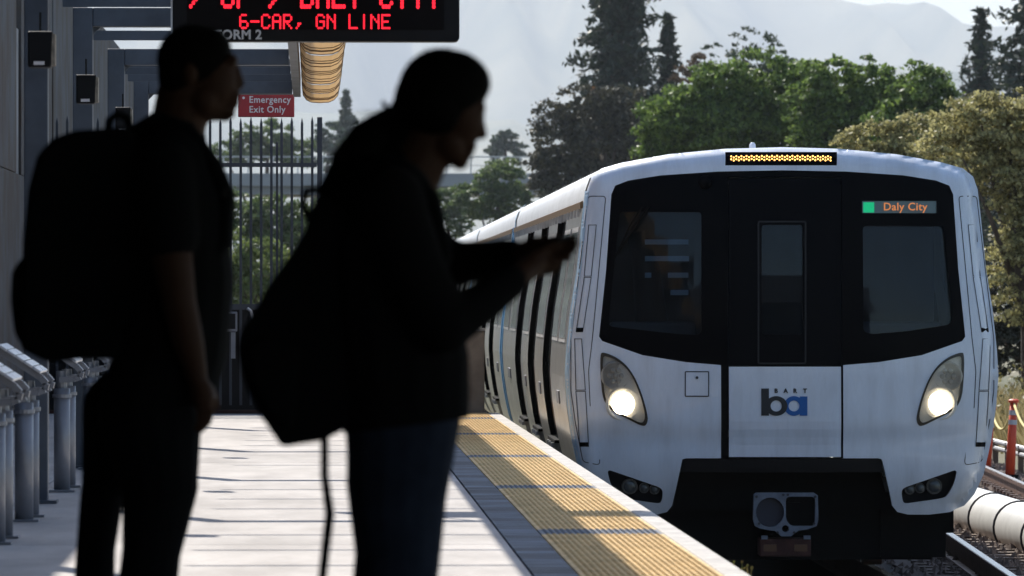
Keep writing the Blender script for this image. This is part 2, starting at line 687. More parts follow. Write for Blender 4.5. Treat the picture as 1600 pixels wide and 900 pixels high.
tag(link('mountain', ridge_mesh('mountain', [(-500, -230), (200, -230), (600, -190), (900, -120), (1150, -45), (1270, -12), (1315, 0), (1352, 9), (1375, 6), (1397, 3),
    (1424, 8), (1455, 22), (1495, 36), (1540, 41), (1590, 50), (1700, 74), (1900, 110), (2300, 150)], 13500, 5000, .5), M['hill']), kind='structure')
tag(link('foothill', ridge_mesh('foothill', [(-500, 120), (200, 150), (500, 178), (640, 170), (760, 192), (840, 200), (1000, 190), (1200, 150), (1400, 105), (1500, 112), (1600, 128), (1900, 150), (2300, 190)],
    8600, 2500, .5), M['hill']), kind='structure')

# tracks
HEAD = -0.0052                                   # the line bends a hair to the right
def ax1(y): return (y - 50) * .0052
def ax2(y): return .0425 * (min(y, 95) - 74.6) + max(0, y - 95) * .013
def track(cx, y0, y1, name, ax, bedmat):
    root = struct(name, (cx, y0, GZ))
    ylist = [y0, 95, y1]
    def sweep(mb, prof, closed=True):
        n = len(prof)
        vs = [(cx + ax(y) + p[0], y, p[1]) for y in ylist for p in prof]
        fs = []
        for j in range(len(ylist) - 1):
            fs += [(j * n + i, j * n + (i + 1) % n, (j + 1) * n + (i + 1) % n, (j + 1) * n + i) for i in range(n if closed else n - 1)]
        return mb.add(vs, fs)
    obj('ballast_bed', sweep(MB(), [(-1.75, GZ - .015), (-1.45, -1.21), (1.45, -1.21), (1.75, GZ - .015)], False), bedmat, root)
    for s in (-1, 1):
        c = s * .838
        r = MB()
        for (a, b, e) in ((.075, -1.19, -1.175), (.012, -1.175, -1.045), (.037, -1.045, -1.004)):
            sweep(r, [(c - a, b), (c + a, b), (c + a, e), (c - a, e)])
        ro = obj('rail', r, M['rail'], root)
        obj('rail_head', sweep(MB(), [(c - .03, -1.0), (c + .03, -1.0)], False), M['railtop'], ro)
    return root
t1 = track(3.553, 20, 420, 'railway_track', ax1, mat('shade_ballast', (.045, .04, .036), .95, var=.5, scale=9, bump=1.0, bscale=14))  # ballast darkened to stand for the shade under the train
t2 = track(7.20, 47, 420, 'railway_track', ax2, M['ballast'])
tie = MB().box(-1.25, 1.25, -.11, .11, -.1, .045).mesh('sleeper')
clip = MB().box(-.045, .045, -.06, .06, 0, .05).mesh('rail_clip')
clip.materials.append(M['rail'])
tie.materials.append(M['tie'])
for i in range(90):
    y = 50 + i * .62
    o = link('sleeper', tie, None, t2)
    o.location = (ax2(y), y - 47, .07)
    o.rotation_euler = (0, 0, -.0425 + rng.uniform(-.02, .02))
for i in range(40):
    y = 28 + i * .62
    o = link('sleeper', tie, None, t1)
    o.location = (ax1(y), y - 20, .07)
# rail clips along the far rails
for i in range(60):
    y = 56 + i * .62
    for q in (.74, .93):
        o = link('rail_clip', clip, None, t2)
        o.location = (ax2(y) + q, y - 47, .115)
stones = MB()                                    # loose ballast stones on the far track
for i in range(5200):
    y = rng.uniform(52, 100)
    x = 7.2 + ax2(y) + rng.uniform(-1.7, 1.7)
    r = rng.uniform(.02, .05)
    z = -1.20 + rng.uniform(-.01, .025) - max(0, abs(x - 7.2 - ax2(y)) - 1.4) * .25
    q = rng.uniform(-.4, .4, 12) * r
    stones.add([(x - r + q[0], y + q[1], z), (x + q[2], y - r + q[3], z), (x + r + q[4], y + q[5], z), (x + q[6], y + r + q[7], z), (x + q[8], y + q[9], z + r * 1.1)],
               [(0, 1, 4), (1, 2, 4), (2, 3, 4), (3, 0, 4)])
tag(obj('loose_ballast', stones, mat('stone', (.24, .18, .145), .95, var=.5, scale=3), t2), kind='stuff')

# white round cable cover between the tracks
pr = thing('cable_duct', 'white round-topped cable duct lying along the far track', 'duct', (6.5, 44, GZ))
def duct_profile(r):
    return [(math.cos(a) * r, max(-.22, math.sin(a) * r)) for a in np.linspace(-.9, math.pi + .9, 22)]
seg = MB()
pf = duct_profile(.245)
n = len(pf)
for (y, k) in ((0, .97), (.04, 1), (2.44, 1), (2.48, .97)):
    seg.v += [(p[0] * k, y, p[1] * k) for p in pf]
for j in range(3):
    for i in range(n):
        seg.f.append((j * n + i, j * n + (i + 1) % n, (j + 1) * n + (i + 1) % n, (j + 1) * n + i))
seg.f += [tuple(range(n - 1, -1, -1)), tuple(range(3 * n, 4 * n))]
segm = seg.mesh('cover_segment', True)
segm.materials.append(M['pipe'])
band = MB()
pf2 = duct_profile(.258)
for y in (0, .05):
    band.v += [(p[0], y, p[1]) for p in pf2]
for i in range(n):
    band.f.append((i, (i + 1) % n, n + (i + 1) % n, n + i))
band.f += [tuple(range(n - 1, -1, -1)), tuple(range(n, 2 * n))]
bandm = band.mesh('strap', True)
bandm.materials.append(M['seam'])
for i in range(22):
    y = i * 2.52
    s = link('cover_segment', segm, None, pr)
    s.location = (0.04 + y * .0052, y, .25)
    b = link('strap', bandm, None, s)
    b.location = (0, 2.475, 0)

# ------------------------------------------------------------------ platform
PX0, PX1, PY0, PY1 = -6.0, 1.775, -14.0, 63.0
plat = struct('platform', (0, 20, 0))
obj('platform_base', MB().box(PX0, 1.70, PY0, PY1, GZ - .1, -.065), M['slabbase'], plat)
obj('platform_face', MB().box(1.702, 1.74, PY0, PY1, GZ - .1, -.19), mat('face_concrete', (.22, .21, .20), .9, var=.3, scale=2), plat)
J = 3.65
y = 63.0
k = 0
while y > -14:
    y0 = max(y - J, -14)
    for (a, b) in ((-6, -1.602), (-1.598, .895)):
        obj('paving_slab', MB().box(a + .004, b - .004, y0 + .006, y - .006, -.07, rng.uniform(-.0015, .0015)), M['concrete'], plat, bevel=.006)
    for q in range(2):
        obj('coping_stone', MB().box(1.668, PX1, y0 + q * J / 2 + .003, y0 + (q + 1) * J / 2 - .003, -.185, .006), M['coping'], plat, bevel=.01)
    y = y0
# border of bluish tiles along the tactile strip, darkened to deepen its shade band
y = 63.0
k = 0
while y > 24:
    st = .30
    obj('shaded_border_tile', MB().box(.899, 1.078, y - st + .006, y - .006, -.07, .001), M['blueshadetile'], plat)
    y -= st
    k += 1
obj('border_strip', MB().box(.899, 1.078, -14, 23.9, -.07, .001), M['blueshadetile'], plat)
# tactile strip
tac = struct('tactile_paving', (1.37, 24, 0))
GREY_Y = [60.2, 54.0 - .4, 46.3, 38.7, 31.6, 24.2]
domes_y, domes_g = MB(), MB()
def dome(mb, x, y):
    r0, r1, h, n = .0115, .0075, .0055, 5
    vs = [(x + r0 * math.cos(a), y + r0 * math.sin(a), .004) for a in np.linspace(0, 2 * math.pi, n, endpoint=False)]
    vs += [(x + r1 * math.cos(a), y + r1 * math.sin(a), .004 + h) for a in np.linspace(0, 2 * math.pi, n, endpoint=False)]
    mb.add(vs, [(i, (i + 1) % n, n + (i + 1) % n, n + i) for i in range(n)] + [tuple(range(n, 2 * n))])
y = 24.0
while y < 62.9:
    g = any(abs(y + .3 - q) < .31 for q in GREY_Y)
    y1 = min(y + .61, 63)
    obj('tactile_tile', MB().box(1.083, 1.662, y + .002, y1 - .002, -.07, .004), M['tgrey'] if g else M['yellow'], tac)
    yy = y + .03
    while yy < y1 - .02:
        for i in range(19):
            dome(domes_g if g else domes_y, 1.083 + .0295 + i * .0289, yy + (.029 if i % 2 else 0))
        yy += .058
    y += .61
tag(obj('yellow_dome', domes_y, M['yellow'], tac), kind='stuff')
tag(obj('grey_dome', domes_g, M['tgrey'], tac), kind='stuff')
obj('tactile_base', MB().box(1.083, 1.662, -14, 23.99, -.07, .004), M['yellow'], tac)
# small weed growing out of the joint at the platform edge
wd = MB()
for i in range(9):
    x, yy = rng.uniform(1.765, 1.80), rng.uniform(27.0, 27.3) + (.5 if i > 5 else 0)
    h = rng.uniform(.015, .035)
    dx, dy = rng.uniform(-.03, .03, 2)
    wd.add([(x - .004, yy, -.02), (x + .004, yy, -.02), (x + dx, yy + dy, h), ], [(0, 1, 2)])
    wd.add([(x + dx * .6 - .006, yy + dy, h * .6), (x + dx * .6 + .007, yy + dy, h * .75), (x + dx * .6, yy + dy, h * .95)], [(0, 1, 2)])
tag(obj('edge_weed', wd, leafmat('weed_leaf', (.06, .09, .02), (.18, .13, .05)), None), 'small weed sprouting at the platform edge below the train', 'plant', kind='stuff')
# ================================================================== STATION
XI, XO, ZB, ZT = -1.45, -1.58, 2.90, 3.025        # inner and outer face of the frames, underside and top of the beams
FR = [21.5, 28.8, 36.1, 43.4, 50.7, 58.0]
can = thing('platform_canopy', 'dark blue-grey steel canopy frames receding along the left of platform', 'canopy', (-1.5, 40, 0))
for y in FR:
    c = obj('column', MB().box(XO, XI, y - .06, y + .10, 0, ZT), M['steel'], can, bevel=.006)
    obj('base_plate', MB().box(XO - .02, XI + .05, y - .12, y + .16, 0.002, .02), M['steel'], c)
    obj('beam', MB().box(XI + .001, -.19, y - .06, y + .10, ZB, ZT), M['steel'], can, bevel=.006)
    obj('gusset', MB().prism([(XI + .001, ZB - .001), (XI + .001, ZB - .05), (XI + .05, ZB - .001)], y + .01, y + .03), M['steel'], can)
for i in range(len(FR) - 1):
    for f in ((.5,) if abs(FR[i] - 43.4) < .1 else (.27, .5, .75)):
        y = FR[i] + (FR[i + 1] - FR[i]) * f
        obj('purlin', MB().box(XO, -.19, y - .012, y + .012, ZB + .052, ZT - .004), M['steel'], can)
for y in (59.15,):
    obj('purlin', MB().box(XO, -.19, y, y + .06, ZB + .03, ZT + .03), M['steel'], can)
obj('edge_beam', MB().box(-.185, -.118, 21.4, 60.2, 2.94, 3.13), M['steel'], can)
# ribbed tan trough along the canopy's edge, seen from below, in short overlapping panels
gp = [(-.085, 3.14), (-.098, 3.02), (-.090, 2.955), (-.062, 2.913), (-.02, 2.893), (.057, 2.888), (.135, 2.893), (.182, 2.913), (.214, 2.95), (.230, 3.02), (.235, 3.14)]
y = 60.0
k = 0
while y > 24:
    L_ = .62 + .24 * math.sin(k * 2.3) * math.sin(k * .7)
    dz = .014 * math.sin(k * 1.7) + .006 * math.sin(k * 5.1)
    def ring(f, yy, drop):
        cx = .067
        return [(cx + (p[0] - cx) * f, yy, 3.14 + (p[1] - 3.14) * f + dz - drop) for p in gp]
    g = MB()
    A, B = ring(.95, y - L_ + .012, 0), ring(1.0, y - .012, 0)
    n = len(gp)
    g.add(A + B, [(i, i + 1, n + i + 1, n + i) for i in range(n - 1)])
    p = obj('trough_panel', g, M['tan'], can)
    sd = p.modifiers.new('sheet', 'SOLIDIFY')
    sd.thickness = .004
    lip = MB()
    A, B = ring(1.012, y - .018, 0), ring(1.012, y + .018, 0)
    lip.add(A + B, [(i, i + 1, n + i + 1, n + i) for i in range(n - 1)])
    q = obj('panel_rib', lip, mat('rib_dark', (.16, .10, .05), .7), p)
    sd = q.modifiers.new('sheet', 'SOLIDIFY')
    sd.thickness = .006
    y -= L_
    k += 1

# unseen roof, wall and piers added to keep the waiting people in shade
st = thing('shade_roof', 'unseen roof added over the near end of the platform for shade', 'light blocker', (-2, 6, 0))
obj('shade_slab', MB().box(-6.0, 12.0, -16, 22.5, 3.6, 4.6), M['steel'], st)
obj('end_wall', MB().box(-6.0, 1.6, -13.9, -13.6, 0, 3.6), M['wall'], st)
for x in (2.3, 11.2):
    for y in (-14, 4, 20):
        obj('pier', MB().box(x, x + .5, y, y + .9, GZ, 3.6) if x > 3 else MB().box(-3.6, -3.1, y, y + .9, 0, 3.6), M['wall'], st)
for y in (-10, -2.7, 4.6, 11.9):
    obj('shade_column', MB().box(-1.90, -1.76, y, y + .2, 0, 3.6), M['steel'], st)

# tall side wall of concrete panels beyond the open columns, with narrow slits
wl = thing('side_wall', 'tall stained grey concrete panel wall beyond the canopy columns', 'wall', (-2.67, 60, 0))
yw = -13.5
k = 0
while yw < 103:
    L_ = min(3.62, 103.6 - yw)
    up = .95 if k % 2 == 0 else L_ * .5
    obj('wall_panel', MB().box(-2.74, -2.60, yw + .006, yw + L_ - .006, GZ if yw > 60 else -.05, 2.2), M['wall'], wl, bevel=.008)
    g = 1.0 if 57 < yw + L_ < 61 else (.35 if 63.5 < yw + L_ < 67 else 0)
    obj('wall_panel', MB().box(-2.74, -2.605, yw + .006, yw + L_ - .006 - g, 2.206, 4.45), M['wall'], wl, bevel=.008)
    if g:
        obj('slit_infill', MB().box(-2.72, -2.63, yw + L_ - g - .004, yw + L_ - .006, 2.206, 3.5), M['steel'], wl)
    yw += 3.62
    k += 1

# loudspeakers on the columns
def speaker(px, py, d, w, h, label):
    c = P(px, py, d)
    s = w / FPX * d
    hh = h / FPX * d
    root = thing('wall_speaker', label, 'loudspeaker', (c.x, c.y, c.z - hh / 2), 'speakers on the canopy columns')
    obj('cabinet', MB().prism([(c.x - s / 2, c.z - hh / 2), (c.x + s * .36, c.z - hh / 2 - .0), (c.x + s * .42, c.z + hh / 2), (c.x - s / 2, c.z + hh / 2)], c.y - .12, c.y + .10), M['black'], root, bevel=.008)
    obj('grille', MB().box(c.x + s * .37, c.x + s * .5, c.y - .115, c.y + .09, c.z - hh * .44, c.z + hh * .42), mat('grille_pale', (.30, .26, .20), .6, var=.5, scale=18), root)
    obj('bracket', MB().box(XI + .001, c.x - s / 2, c.y - .03, c.y + .03, c.z - .05, c.z + .04), M['black'], root)
    obj('label_plate', MB().box(c.x - s * .28, c.x + s * .12, c.y - .124, c.y - .121, c.z - hh * .44, c.z - hh * .34), M['signwhite'], root)
    obj('hanger', MB().tube([(c.x - .01, c.y, c.z + hh / 2), (c.x - .01, c.y, c.z + hh / 2 + .1)], .006, 6), M['black'], root)
speaker(66, 78, 33.6, 42, 56, 'nearest black box speaker at the left edge beside the tall columns')
speaker(137, 140, 40.6, 34, 45, 'middle black box speaker, second from the left edge')
speaker(194, 188, 48.4, 26, 40, 'smallest and farthest black box speaker just above the large backpack')

# red platform display
LD = 37.0
s_ = LD / FPX
def SX(px): return P(px, 0, LD).x
def SZ(py): return P(490, py, LD).z
led = thing('platform_display', 'black overhead display with red dot-matrix letters hanging above the platform', 'display', (0.0, LD, SZ(65)))
hz0, hz1, hx0, hx1 = SZ(65), SZ(65) + .78, SX(270), SX(718)
obj('housing', MB().prism(roundpoly([(hx0, hz0), (hx1, hz0), (hx1, hz1), (hx0, hz1)], .03), LD, LD + .16), M['black'], led, bevel=.006)
obj('edge_trim', MB().box(hx0 - .012, hx0 - .002, LD + .01, LD + .15, hz0 + .03, hz1 - .02), mat('trim_alu', (.7, .7, .7), .3, metal=.8), led)
obj('screen', MB().box(SX(292), SX(694), LD - .004, LD - .0005, SZ(46.5), hz1 - .06), mat('screen_black', (.004, .003, .003), .6, spec=.1), led)
for x in (hx0 + .25, hx1 - .25):
    obj('hanger_rod', MB().tube([(x, LD + .08, hz1), (x, LD + .08, hz1 + .5)], .02, 8), M['steel'], led)
FONT = {'7': '11111000010001000010001000100010000', 'O': '01110100011000110001100011000101110', 'F': '11111100001000011110100001000010000',
        'D': '11110100011000110001100011000111110', 'A': '01110100011000111111100011000110001', 'L': '10000100001000010000100001000011111',
        'Y': '10001100010101000100001000010000100', 'C': '01110100011000010000100001000101110', 'I': '00100001000010000100001000010000100',
        'T': '11111001000010000100001000010000100', '6': '01110100001000011110100011000101110', '-': '00000000000000011111000000000000000',
        'R': '11110100011000111110101001001010001', ',': '00000000000000000000001100010001000', 'G': '01110100011000010111100011000101110',
        'N': '10001110011010110011100011000110001', 'E': '11111100001000011110100001000011111', ' ': '0' * 35}
def matrix_text(txt, x0, x1, ybot, ytop, fat, name, y, m):
    n = len(txt)
    cw = (x1 - x0) / (n - 1 / 6)
    pw, ph = cw / 6, (ybot - ytop) / 7
    for i, ch in enumerate(txt):
        mb = MB()
        for r in range(7):
            for c in range(5):
                if FONT[ch][r * 5 + c] == '1':
                    cx, cyy = x0 + i * cw + (c + .5) * pw, ytop + (r + .5) * ph
                    a, b = SX(cx - pw * fat), SX(cx + pw * fat)
                    e, g = SZ(cyy + ph * fat), SZ(cyy - ph * fat)
                    k = (b - a) * .3
                    mb.add([(a + k, y, e), (b - k, y, e), (b, y, e + k), (b, y, g - k), (b - k, y, g), (a + k, y, g), (a, y, g - k), (a, y, e + k)], [tuple(range(8))])
        if ch != ' ':
            obj(name, mb, m, led)
RED = emat('led_red', (1.0, .012, .03), 1.35)
matrix_text('7 OF 7 DALY CITY', 296, 688, 13, -26, .60, 'display_letter', LD - .008, RED)
matrix_text('6-CAR, GN LINE', 374, 610, 45.5, 22, .50, 'display_letter', LD - .008, RED)
text_mesh('PLATFORM 2', .073, M['signgrey'], 'printed_text', led, (SX(289), LD - .003, SZ(61)), .002, bold=.002, spacing=1.04)

# red emergency exit sign hung from the canopy's end
ED = 61.0
def EX(px): return P(px, 0, ED).x
def EZ(py): return P(490, py, ED).z
es = thing('exit_sign', 'red sign reading Emergency Exit Only hung under the canopy end', 'sign', (EX(418), ED, EZ(183)))
obj('sign_panel', MB().box(EX(372), EX(460), ED, ED + .05, EZ(183), EZ(147)), M['red'], es, bevel=.006)
obj('border', MB().box(EX(372.8), EX(459.4), ED - .002, ED - .0005, EZ(183) + .003, EZ(181.8)), mat('sign_dark_red', (.12, .01, .012), .5), es)
for x in (419, 433):
    obj('hanger', MB().box(EX(x - 4), EX(x + 4), ED + .01, ED + .03, EZ(147), EZ(128)), M['black'], es)
text_mesh('Emergency', .0865, M['signwhite'], 'sign_text', es, (EX(389), ED - .004, EZ(160.5)), .001, bold=.0012, sx=.94, spacing=1.08)
text_mesh('Exit Only', .0865, M['signwhite'], 'sign_text', es, (EX(389), ED - .004, EZ(175.8)), .001, bold=.0012, sx=.94, spacing=1.08)
obj('arrow_mark', MB().disc((EX(380.5), EZ(153)), .012, ED - .003, 12), M['signwhite'], es)

# picket fence and gate at the platform's end
FD = 63.0
def GX(px): return P(px, 0, FD).x
def GZZ(py): return P(490, py, FD).z
fe = thing('picket_fence', 'dark spiked picket fence and gate closing the end of the platform', 'fence', (GX(430), FD, 0))
x = 503 - 15.95 * 0.95
i = 0
while x > 62:
    if not 499 < x < 505:
        cx = GX(x)
        zt = GZZ(181 + (2.5 if i % 2 else 0))
        hw = .0125
        p = MB()
        p.box(cx - hw, cx + hw, FD - hw, FD + hw, .08, zt - .06)
        p.add([(cx - hw, FD - hw, zt - .06), (cx + hw, FD - hw, zt - .06), (cx + hw, FD + hw, zt - .06), (cx - hw, FD + hw, zt - .06), (cx, FD, zt)],
              [(0, 1, 4), (1, 2, 4), (2, 3, 4), (3, 0, 4)])
        obj('picket', p, M['fence'], fe)
    x -= 15.95
    i += 1
obj('post', MB().box(GX(495.5), GX(503.5), FD - .03, FD + .03, 0, GZZ(183)), M['fence'], fe, bevel=.004)
obj('post', MB().box(GX(431), GX(434.5), FD + .05, FD + .09, 0, GZZ(222)), M['fence'], fe)
obj('rail', MB().box(GX(64), GX(495), FD - .022, FD + .022, GZZ(261), GZZ(254.5)), M['fence'], fe)
obj('rail', MB().box(GX(64), GX(495), FD - .022, FD + .022, GZZ(484), GZZ(475)), M['fence'], fe)
obj('kick_panel', MB().box(GX(64), GX(495), FD + .014, FD + .02, .03, GZZ(484)), M['black'], fe)
obj('latch_guard', MB().box(GX(352), GX(371), FD - .06, FD - .03, GZZ(518), GZZ(487)), M['post'], fe, bevel=.01)
obj('latch_plate', MB().box(GX(354), GX(368), FD - .065, FD - .0605, GZZ(514), GZZ(490)), M['black'], fe)
obj('strike_bar', MB().box(GX(361), GX(368), FD - .05, FD - .03, GZZ(560), GZZ(519)), M['post'], fe)
obj('gate_handle', MB().tube([P(387, 482, FD - .08), P(392, 486, FD - .1), P(398, 503, FD - .08)], .015, 8), M['galv'], fe)
# concrete end wall beside the track
ew = thing('end_parapet', 'low brown concrete wall at the platform end next to the train', 'wall', (GX(700), FD, 0))
obj('wall_block', MB().box(GX(506), GX(757), FD - .02, FD + .25, -.9, GZZ(517)), mat('parapet', (.33, .27, .21), .9, var=.35, scale=3, bump=.4, bscale=20), ew, bevel=.015)
obj('wall_cap', MB().box(GX(505), GX(758), FD - .04, FD + .27, GZZ(517) + .001, GZZ(513)), M['coping'], ew)
# threshold at the platform end
obj('end_curb', MB().box(-2.59, GX(505), 62.9, 63.1, -.06, .035), M['rust'], plat)

# leaning rails on paired tubular posts along the wall
def lean(y, label, gap=.8):
    root = thing('leaning_rail', label, 'leaning rail', (-1.45, y, 0), 'leaning rails along the wall')
    for q in (0, gap):
        ps = obj('post', MB().tube([(-1.455, y + q, 0), (-1.455, y + q, .60)], .047, 16), M['post'], root, smooth=True)
        obj('collar', MB().tube([(-1.455, y + q, .545), (-1.455, y + q, .565)], .055, 16), M['post'], ps)
        obj('foot_plate', MB().box(-1.53, -1.38, y + q - .075, y + q + .075, .0025, .014), M['post'], ps)
        obj('neck', MB().tube([(-1.455, y + q, .60), (-1.46, y + q, .70)], .03, 10), M['post'], ps)
        # curved support arm: slopes down towards the platform, curls back under
        pts = [(-1.585, .865), (-1.37, .725), (-1.343, .695), (-1.35, .665), (-1.38, .652), (-1.47, .648)]
        a = MB()
        th = .016
        for (i0, i1) in zip(pts[:-1], pts[1:]):
            dx, dz = i1[0] - i0[0], i1[1] - i0[1]
            l = math.hypot(dx, dz)
            nx, nz = -dz / l * th, dx / l * th
            a.prism([(i0[0] - nx, i0[1] - nz), (i1[0] - nx, i1[1] - nz), (i1[0] + nx, i1[1] + nz), (i0[0] + nx, i0[1] + nz)], y + q - .05, y + q + .05)
        obj('arm', a, M['post'], root)
    for i in range(5):
        f0, f1 = i / 5 + .012, (i + 1) / 5 - .012
        x0, z0 = -1.585 + .215 * f0, .865 - .14 * f0 + .019
        x1, z1 = -1.585 + .215 * f1, .865 - .14 * f1 + .019
        obj('slat', MB().prism([(x0, z0), (x1, z1), (x1 + .006, z1 + .012), (x0 + .006, z0 + .012)], y - .07, y + gap + .07), M['leanplate'], root, bevel=.003)
lean(30.2, 'nearest leaning rail with pale slats at the far left edge', .75)
lean(33.2, 'second leaning rail from the left edge, longest pale sloping top', .7)
lean(38.2, 'third leaning rail standing just behind the large backpack', .9)
lean(43.0, 'farthest leaning rail mostly hidden behind the waiting man', .9)
# ================================================================== TRAIN
TX, TD, TZ = 3.553, 50.0, -1.0                     # centre of the front at rail level
S0 = 206.0
OUT = [(0, 230), (90, 232.5), (178, 241), (250, 254), (282, 263), (298, 276), (305, 296), (309, 330), (318, 420), (328, 480), (335, 545), (337.5, 585),
       (334, 635), (326, 690), (314, 742), (300, 772), (284, 790), (262, 800), (230, 804), (196, 804), (180, 800), (172, 790), (156, 718), (150, 716)]
def hz_(py): return (VPY - py) / S0 + 2.15
ZS = np.array([hz_(p[1]) for p in OUT[5:17]][::-1])
WS = np.array([p[0] / S0 for p in OUT[5:17]][::-1])
XT = np.array([p[0] / S0 for p in OUT[:7]])
ZTOP = np.array([hz_(p[1]) for p in OUT[:7]])
def Ff(x, z):
    """depth of the nose surface behind the front-most point"""
    ax = abs(x)
    wz = float(np.interp(z, ZS, WS))
    u = min(1.0, ax / max(wz, .2))
    zt = float(np.interp(ax, XT, ZTOP))
    v = min(1.0, max(0.0, (z - 1.6) / max(.2, zt - 1.6)))
    f = .20 * u ** 2.4
    f += .10 * max(0.0, (z - 1.5) / 1.7) ** 1.7
    f += .16 * max(0.0, (.95 - z) / .5) ** 2
    f += .035 * (1 / (1 + math.exp((z - 1.075 - .05 * u * u) / .035)))
    t = max((u - .92) / .08, (v - .93) / .07, 0.0)
    f += .13 * (1 - math.sqrt(max(0.0, 1 - t * t * .98)))
    return f
def L2(px, py):
    a, b = ray(px, py)
    D = TD
    for _ in range(4):
        x, z = a * D - TX, CAMZ + b * D - TZ
        D = TD + Ff(x, z)
    return (x, z)
def poly(pts): return [L2(*p) for p in pts]
def half(pts):                                      # right half given as (dx, y) from the top centre down -> closed symmetric polygon
    r = [(1222 + a, b) for a, b in pts]
    l = [(1222 - a, b) for a, b in reversed(pts) if a > .5]
    return poly(r + l)
lead = thing('train_car', 'white and black front car of the train with lit headlights', 'train car', (TX, TD, TZ), 'cars of the arriving train')
lead.rotation_euler = (0, 0, HEAD)
def tp(name, mb, m, parent=lead, smooth=False, bevel=0):
    return obj(name, mb, m, parent, smooth=smooth, bevel=bevel, local=True)

MASK = roundpoly(half([(0, 265), (100, 267), (190, 273), (240, 281), (262, 289), (268, 303), (276, 420), (287, 527), (282, 534), (218, 556), (150, 567), (98, 571), (0, 572)]), .05)
DOOR_LOW = poly([(1127, 572), (1316, 572), (1316, 715.5), (1127, 715.5)])
HL_R = [(1501, 552), (1505, 556), (1504.5, 590), (1501, 625), (1488, 641), (1462, 654), (1440, 665), (1434, 660), (1433, 648), (1443, 612), (1458, 580), (1478, 561)]
HL_L = [(2 * 1222 - a, b) for a, b in HL_R]
FOG_R = [(1496, 733), (1490, 757), (1479, 776), (1470, 779), (1414, 787), (1410, 783), (1408, 768), (1412, 762)]
FOG_L = [(2 * 1222 - a, b) for a, b in FOG_R]
LEDB = poly([(1133, 237.5), (1307.5, 237.5), (1307.5, 258.5), (1133, 258.5)])
SHELL = half(OUT)
hl = [chaikin(poly(h), 2) for h in (HL_L, HL_R)]
fog = [roundpoly(poly(h), .04) for h in (FOG_L, FOG_R)]
low_hole = poly([(1127, 560), (1316, 560), (1316, 716), (1127, 716)])
# one opening that joins the mask and the lower door panel
MASKH = half([(0, 266), (100, 268), (190, 274), (240, 282), (261, 290), (267, 304), (275, 420), (286, 526), (281, 533), (218, 555), (150, 566), (95.5, 570.5), (95.5, 722), (0, 722)])
shell = tp('front_shell', surf_plate(SHELL, [MASKH, LEDB] + hl + fog, Ff, 0, .05, .028), M['white'], smooth=False)
for p_ in shell.data.polygons:
    p_.use_smooth = True
es_ = shell.modifiers.new('split', 'EDGE_SPLIT')
es_.split_angle = math.radians(40)
# black mask with its three openings
PANE_L = [(968, 331), (1096, 331), (1096, 519), (1090, 523), (1060, 522), (952, 510), (951, 500)]
PANE_R = [(1348, 353), (1474, 353), (1488, 500), (1484, 507), (1420, 517), (1362, 522), (1349, 518)]
PANE_D = [(1190, 351), (1254, 351), (1254, 523), (1190, 523)]
DEST = poly([(1347, 314), (1463, 314), (1463, 333), (1347, 333)])
panes = [roundpoly(poly(p_), .03) for p_ in (PANE_L, PANE_R, PANE_D)]
DOOR_UP = poly([(1139, 279), (1313, 279), (1313, 571), (1139, 571)])
mk = tp('windscreen_mask', surf_plate(MASK, [panes[0], panes[1], DEST, poly([(1137, 277), (1315, 277), (1315, 571.2), (1137, 571.2)])], Ff, -.008, .03, .06), M['blackgloss'])
door = tp('emergency_door', surf_plate(DOOR_UP, [panes[2]], Ff, -.012, .03, .06), mat('door_black', (.0016, .0018, .0034), .4, spec=.05))
tp('lower_panel', surf_plate(poly([(1139, 573), (1314, 573), (1314, 714), (1139, 714)]), [], Ff, -.004, .03, .06), M['white'], door)
tp('seal', surf_plate(poly([(1126.5, 571), (1138, 571), (1138, 716), (1126.5, 716)]), [], Ff, -.022, .02, .05), M['rubber'], door)
tp('seal', surf_plate(poly([(1314.6, 571), (1317.5, 571), (1317.5, 716), (1314.6, 716)]), [], Ff, -.022, .02, .05), M['rubber'], door)
for nm, p_, par in (('windscreen', panes[0], mk), ('windscreen', panes[1], mk), ('door_window', panes[2], door)):
    tp(nm, surf_plate(p_, [], Ff, -.028, .006, .1), M['pane'], par)
# door frame line around the window
def groove(loop, wd, off, m, parent, name='panel_gap'):
    """thin raised/dark line following a polygon"""
    n = len(loop)
    cx, cz = sum(p[0] for p in loop) / n, sum(p[1] for p in loop) / n
    inner = []
    for i in range(n):
        a, b, c = Vector(loop[i - 1]), Vector(loop[i]), Vector(loop[(i + 1) % n])
        d = ((b - a).normalized() + (c - b).normalized())
        d = d.normalized() if d.length > 1e-6 else (b - a).normalized()
        nn = Vector((-d.y, d.x))
        if nn.dot(Vector((cx, cz)) - b) < 0:
            nn = -nn
        inner.append(tuple(b + nn * wd))
    return tp(name, surf_plate(loop, [inner], Ff, off, .004, .05), m, parent)
groove(roundpoly(poly([(1184, 345), (1260, 345), (1260, 569), (1184, 569)]), .02), .012, -.009, mat('door_line', (.003, .003, .004), .6), door, 'window_surround')

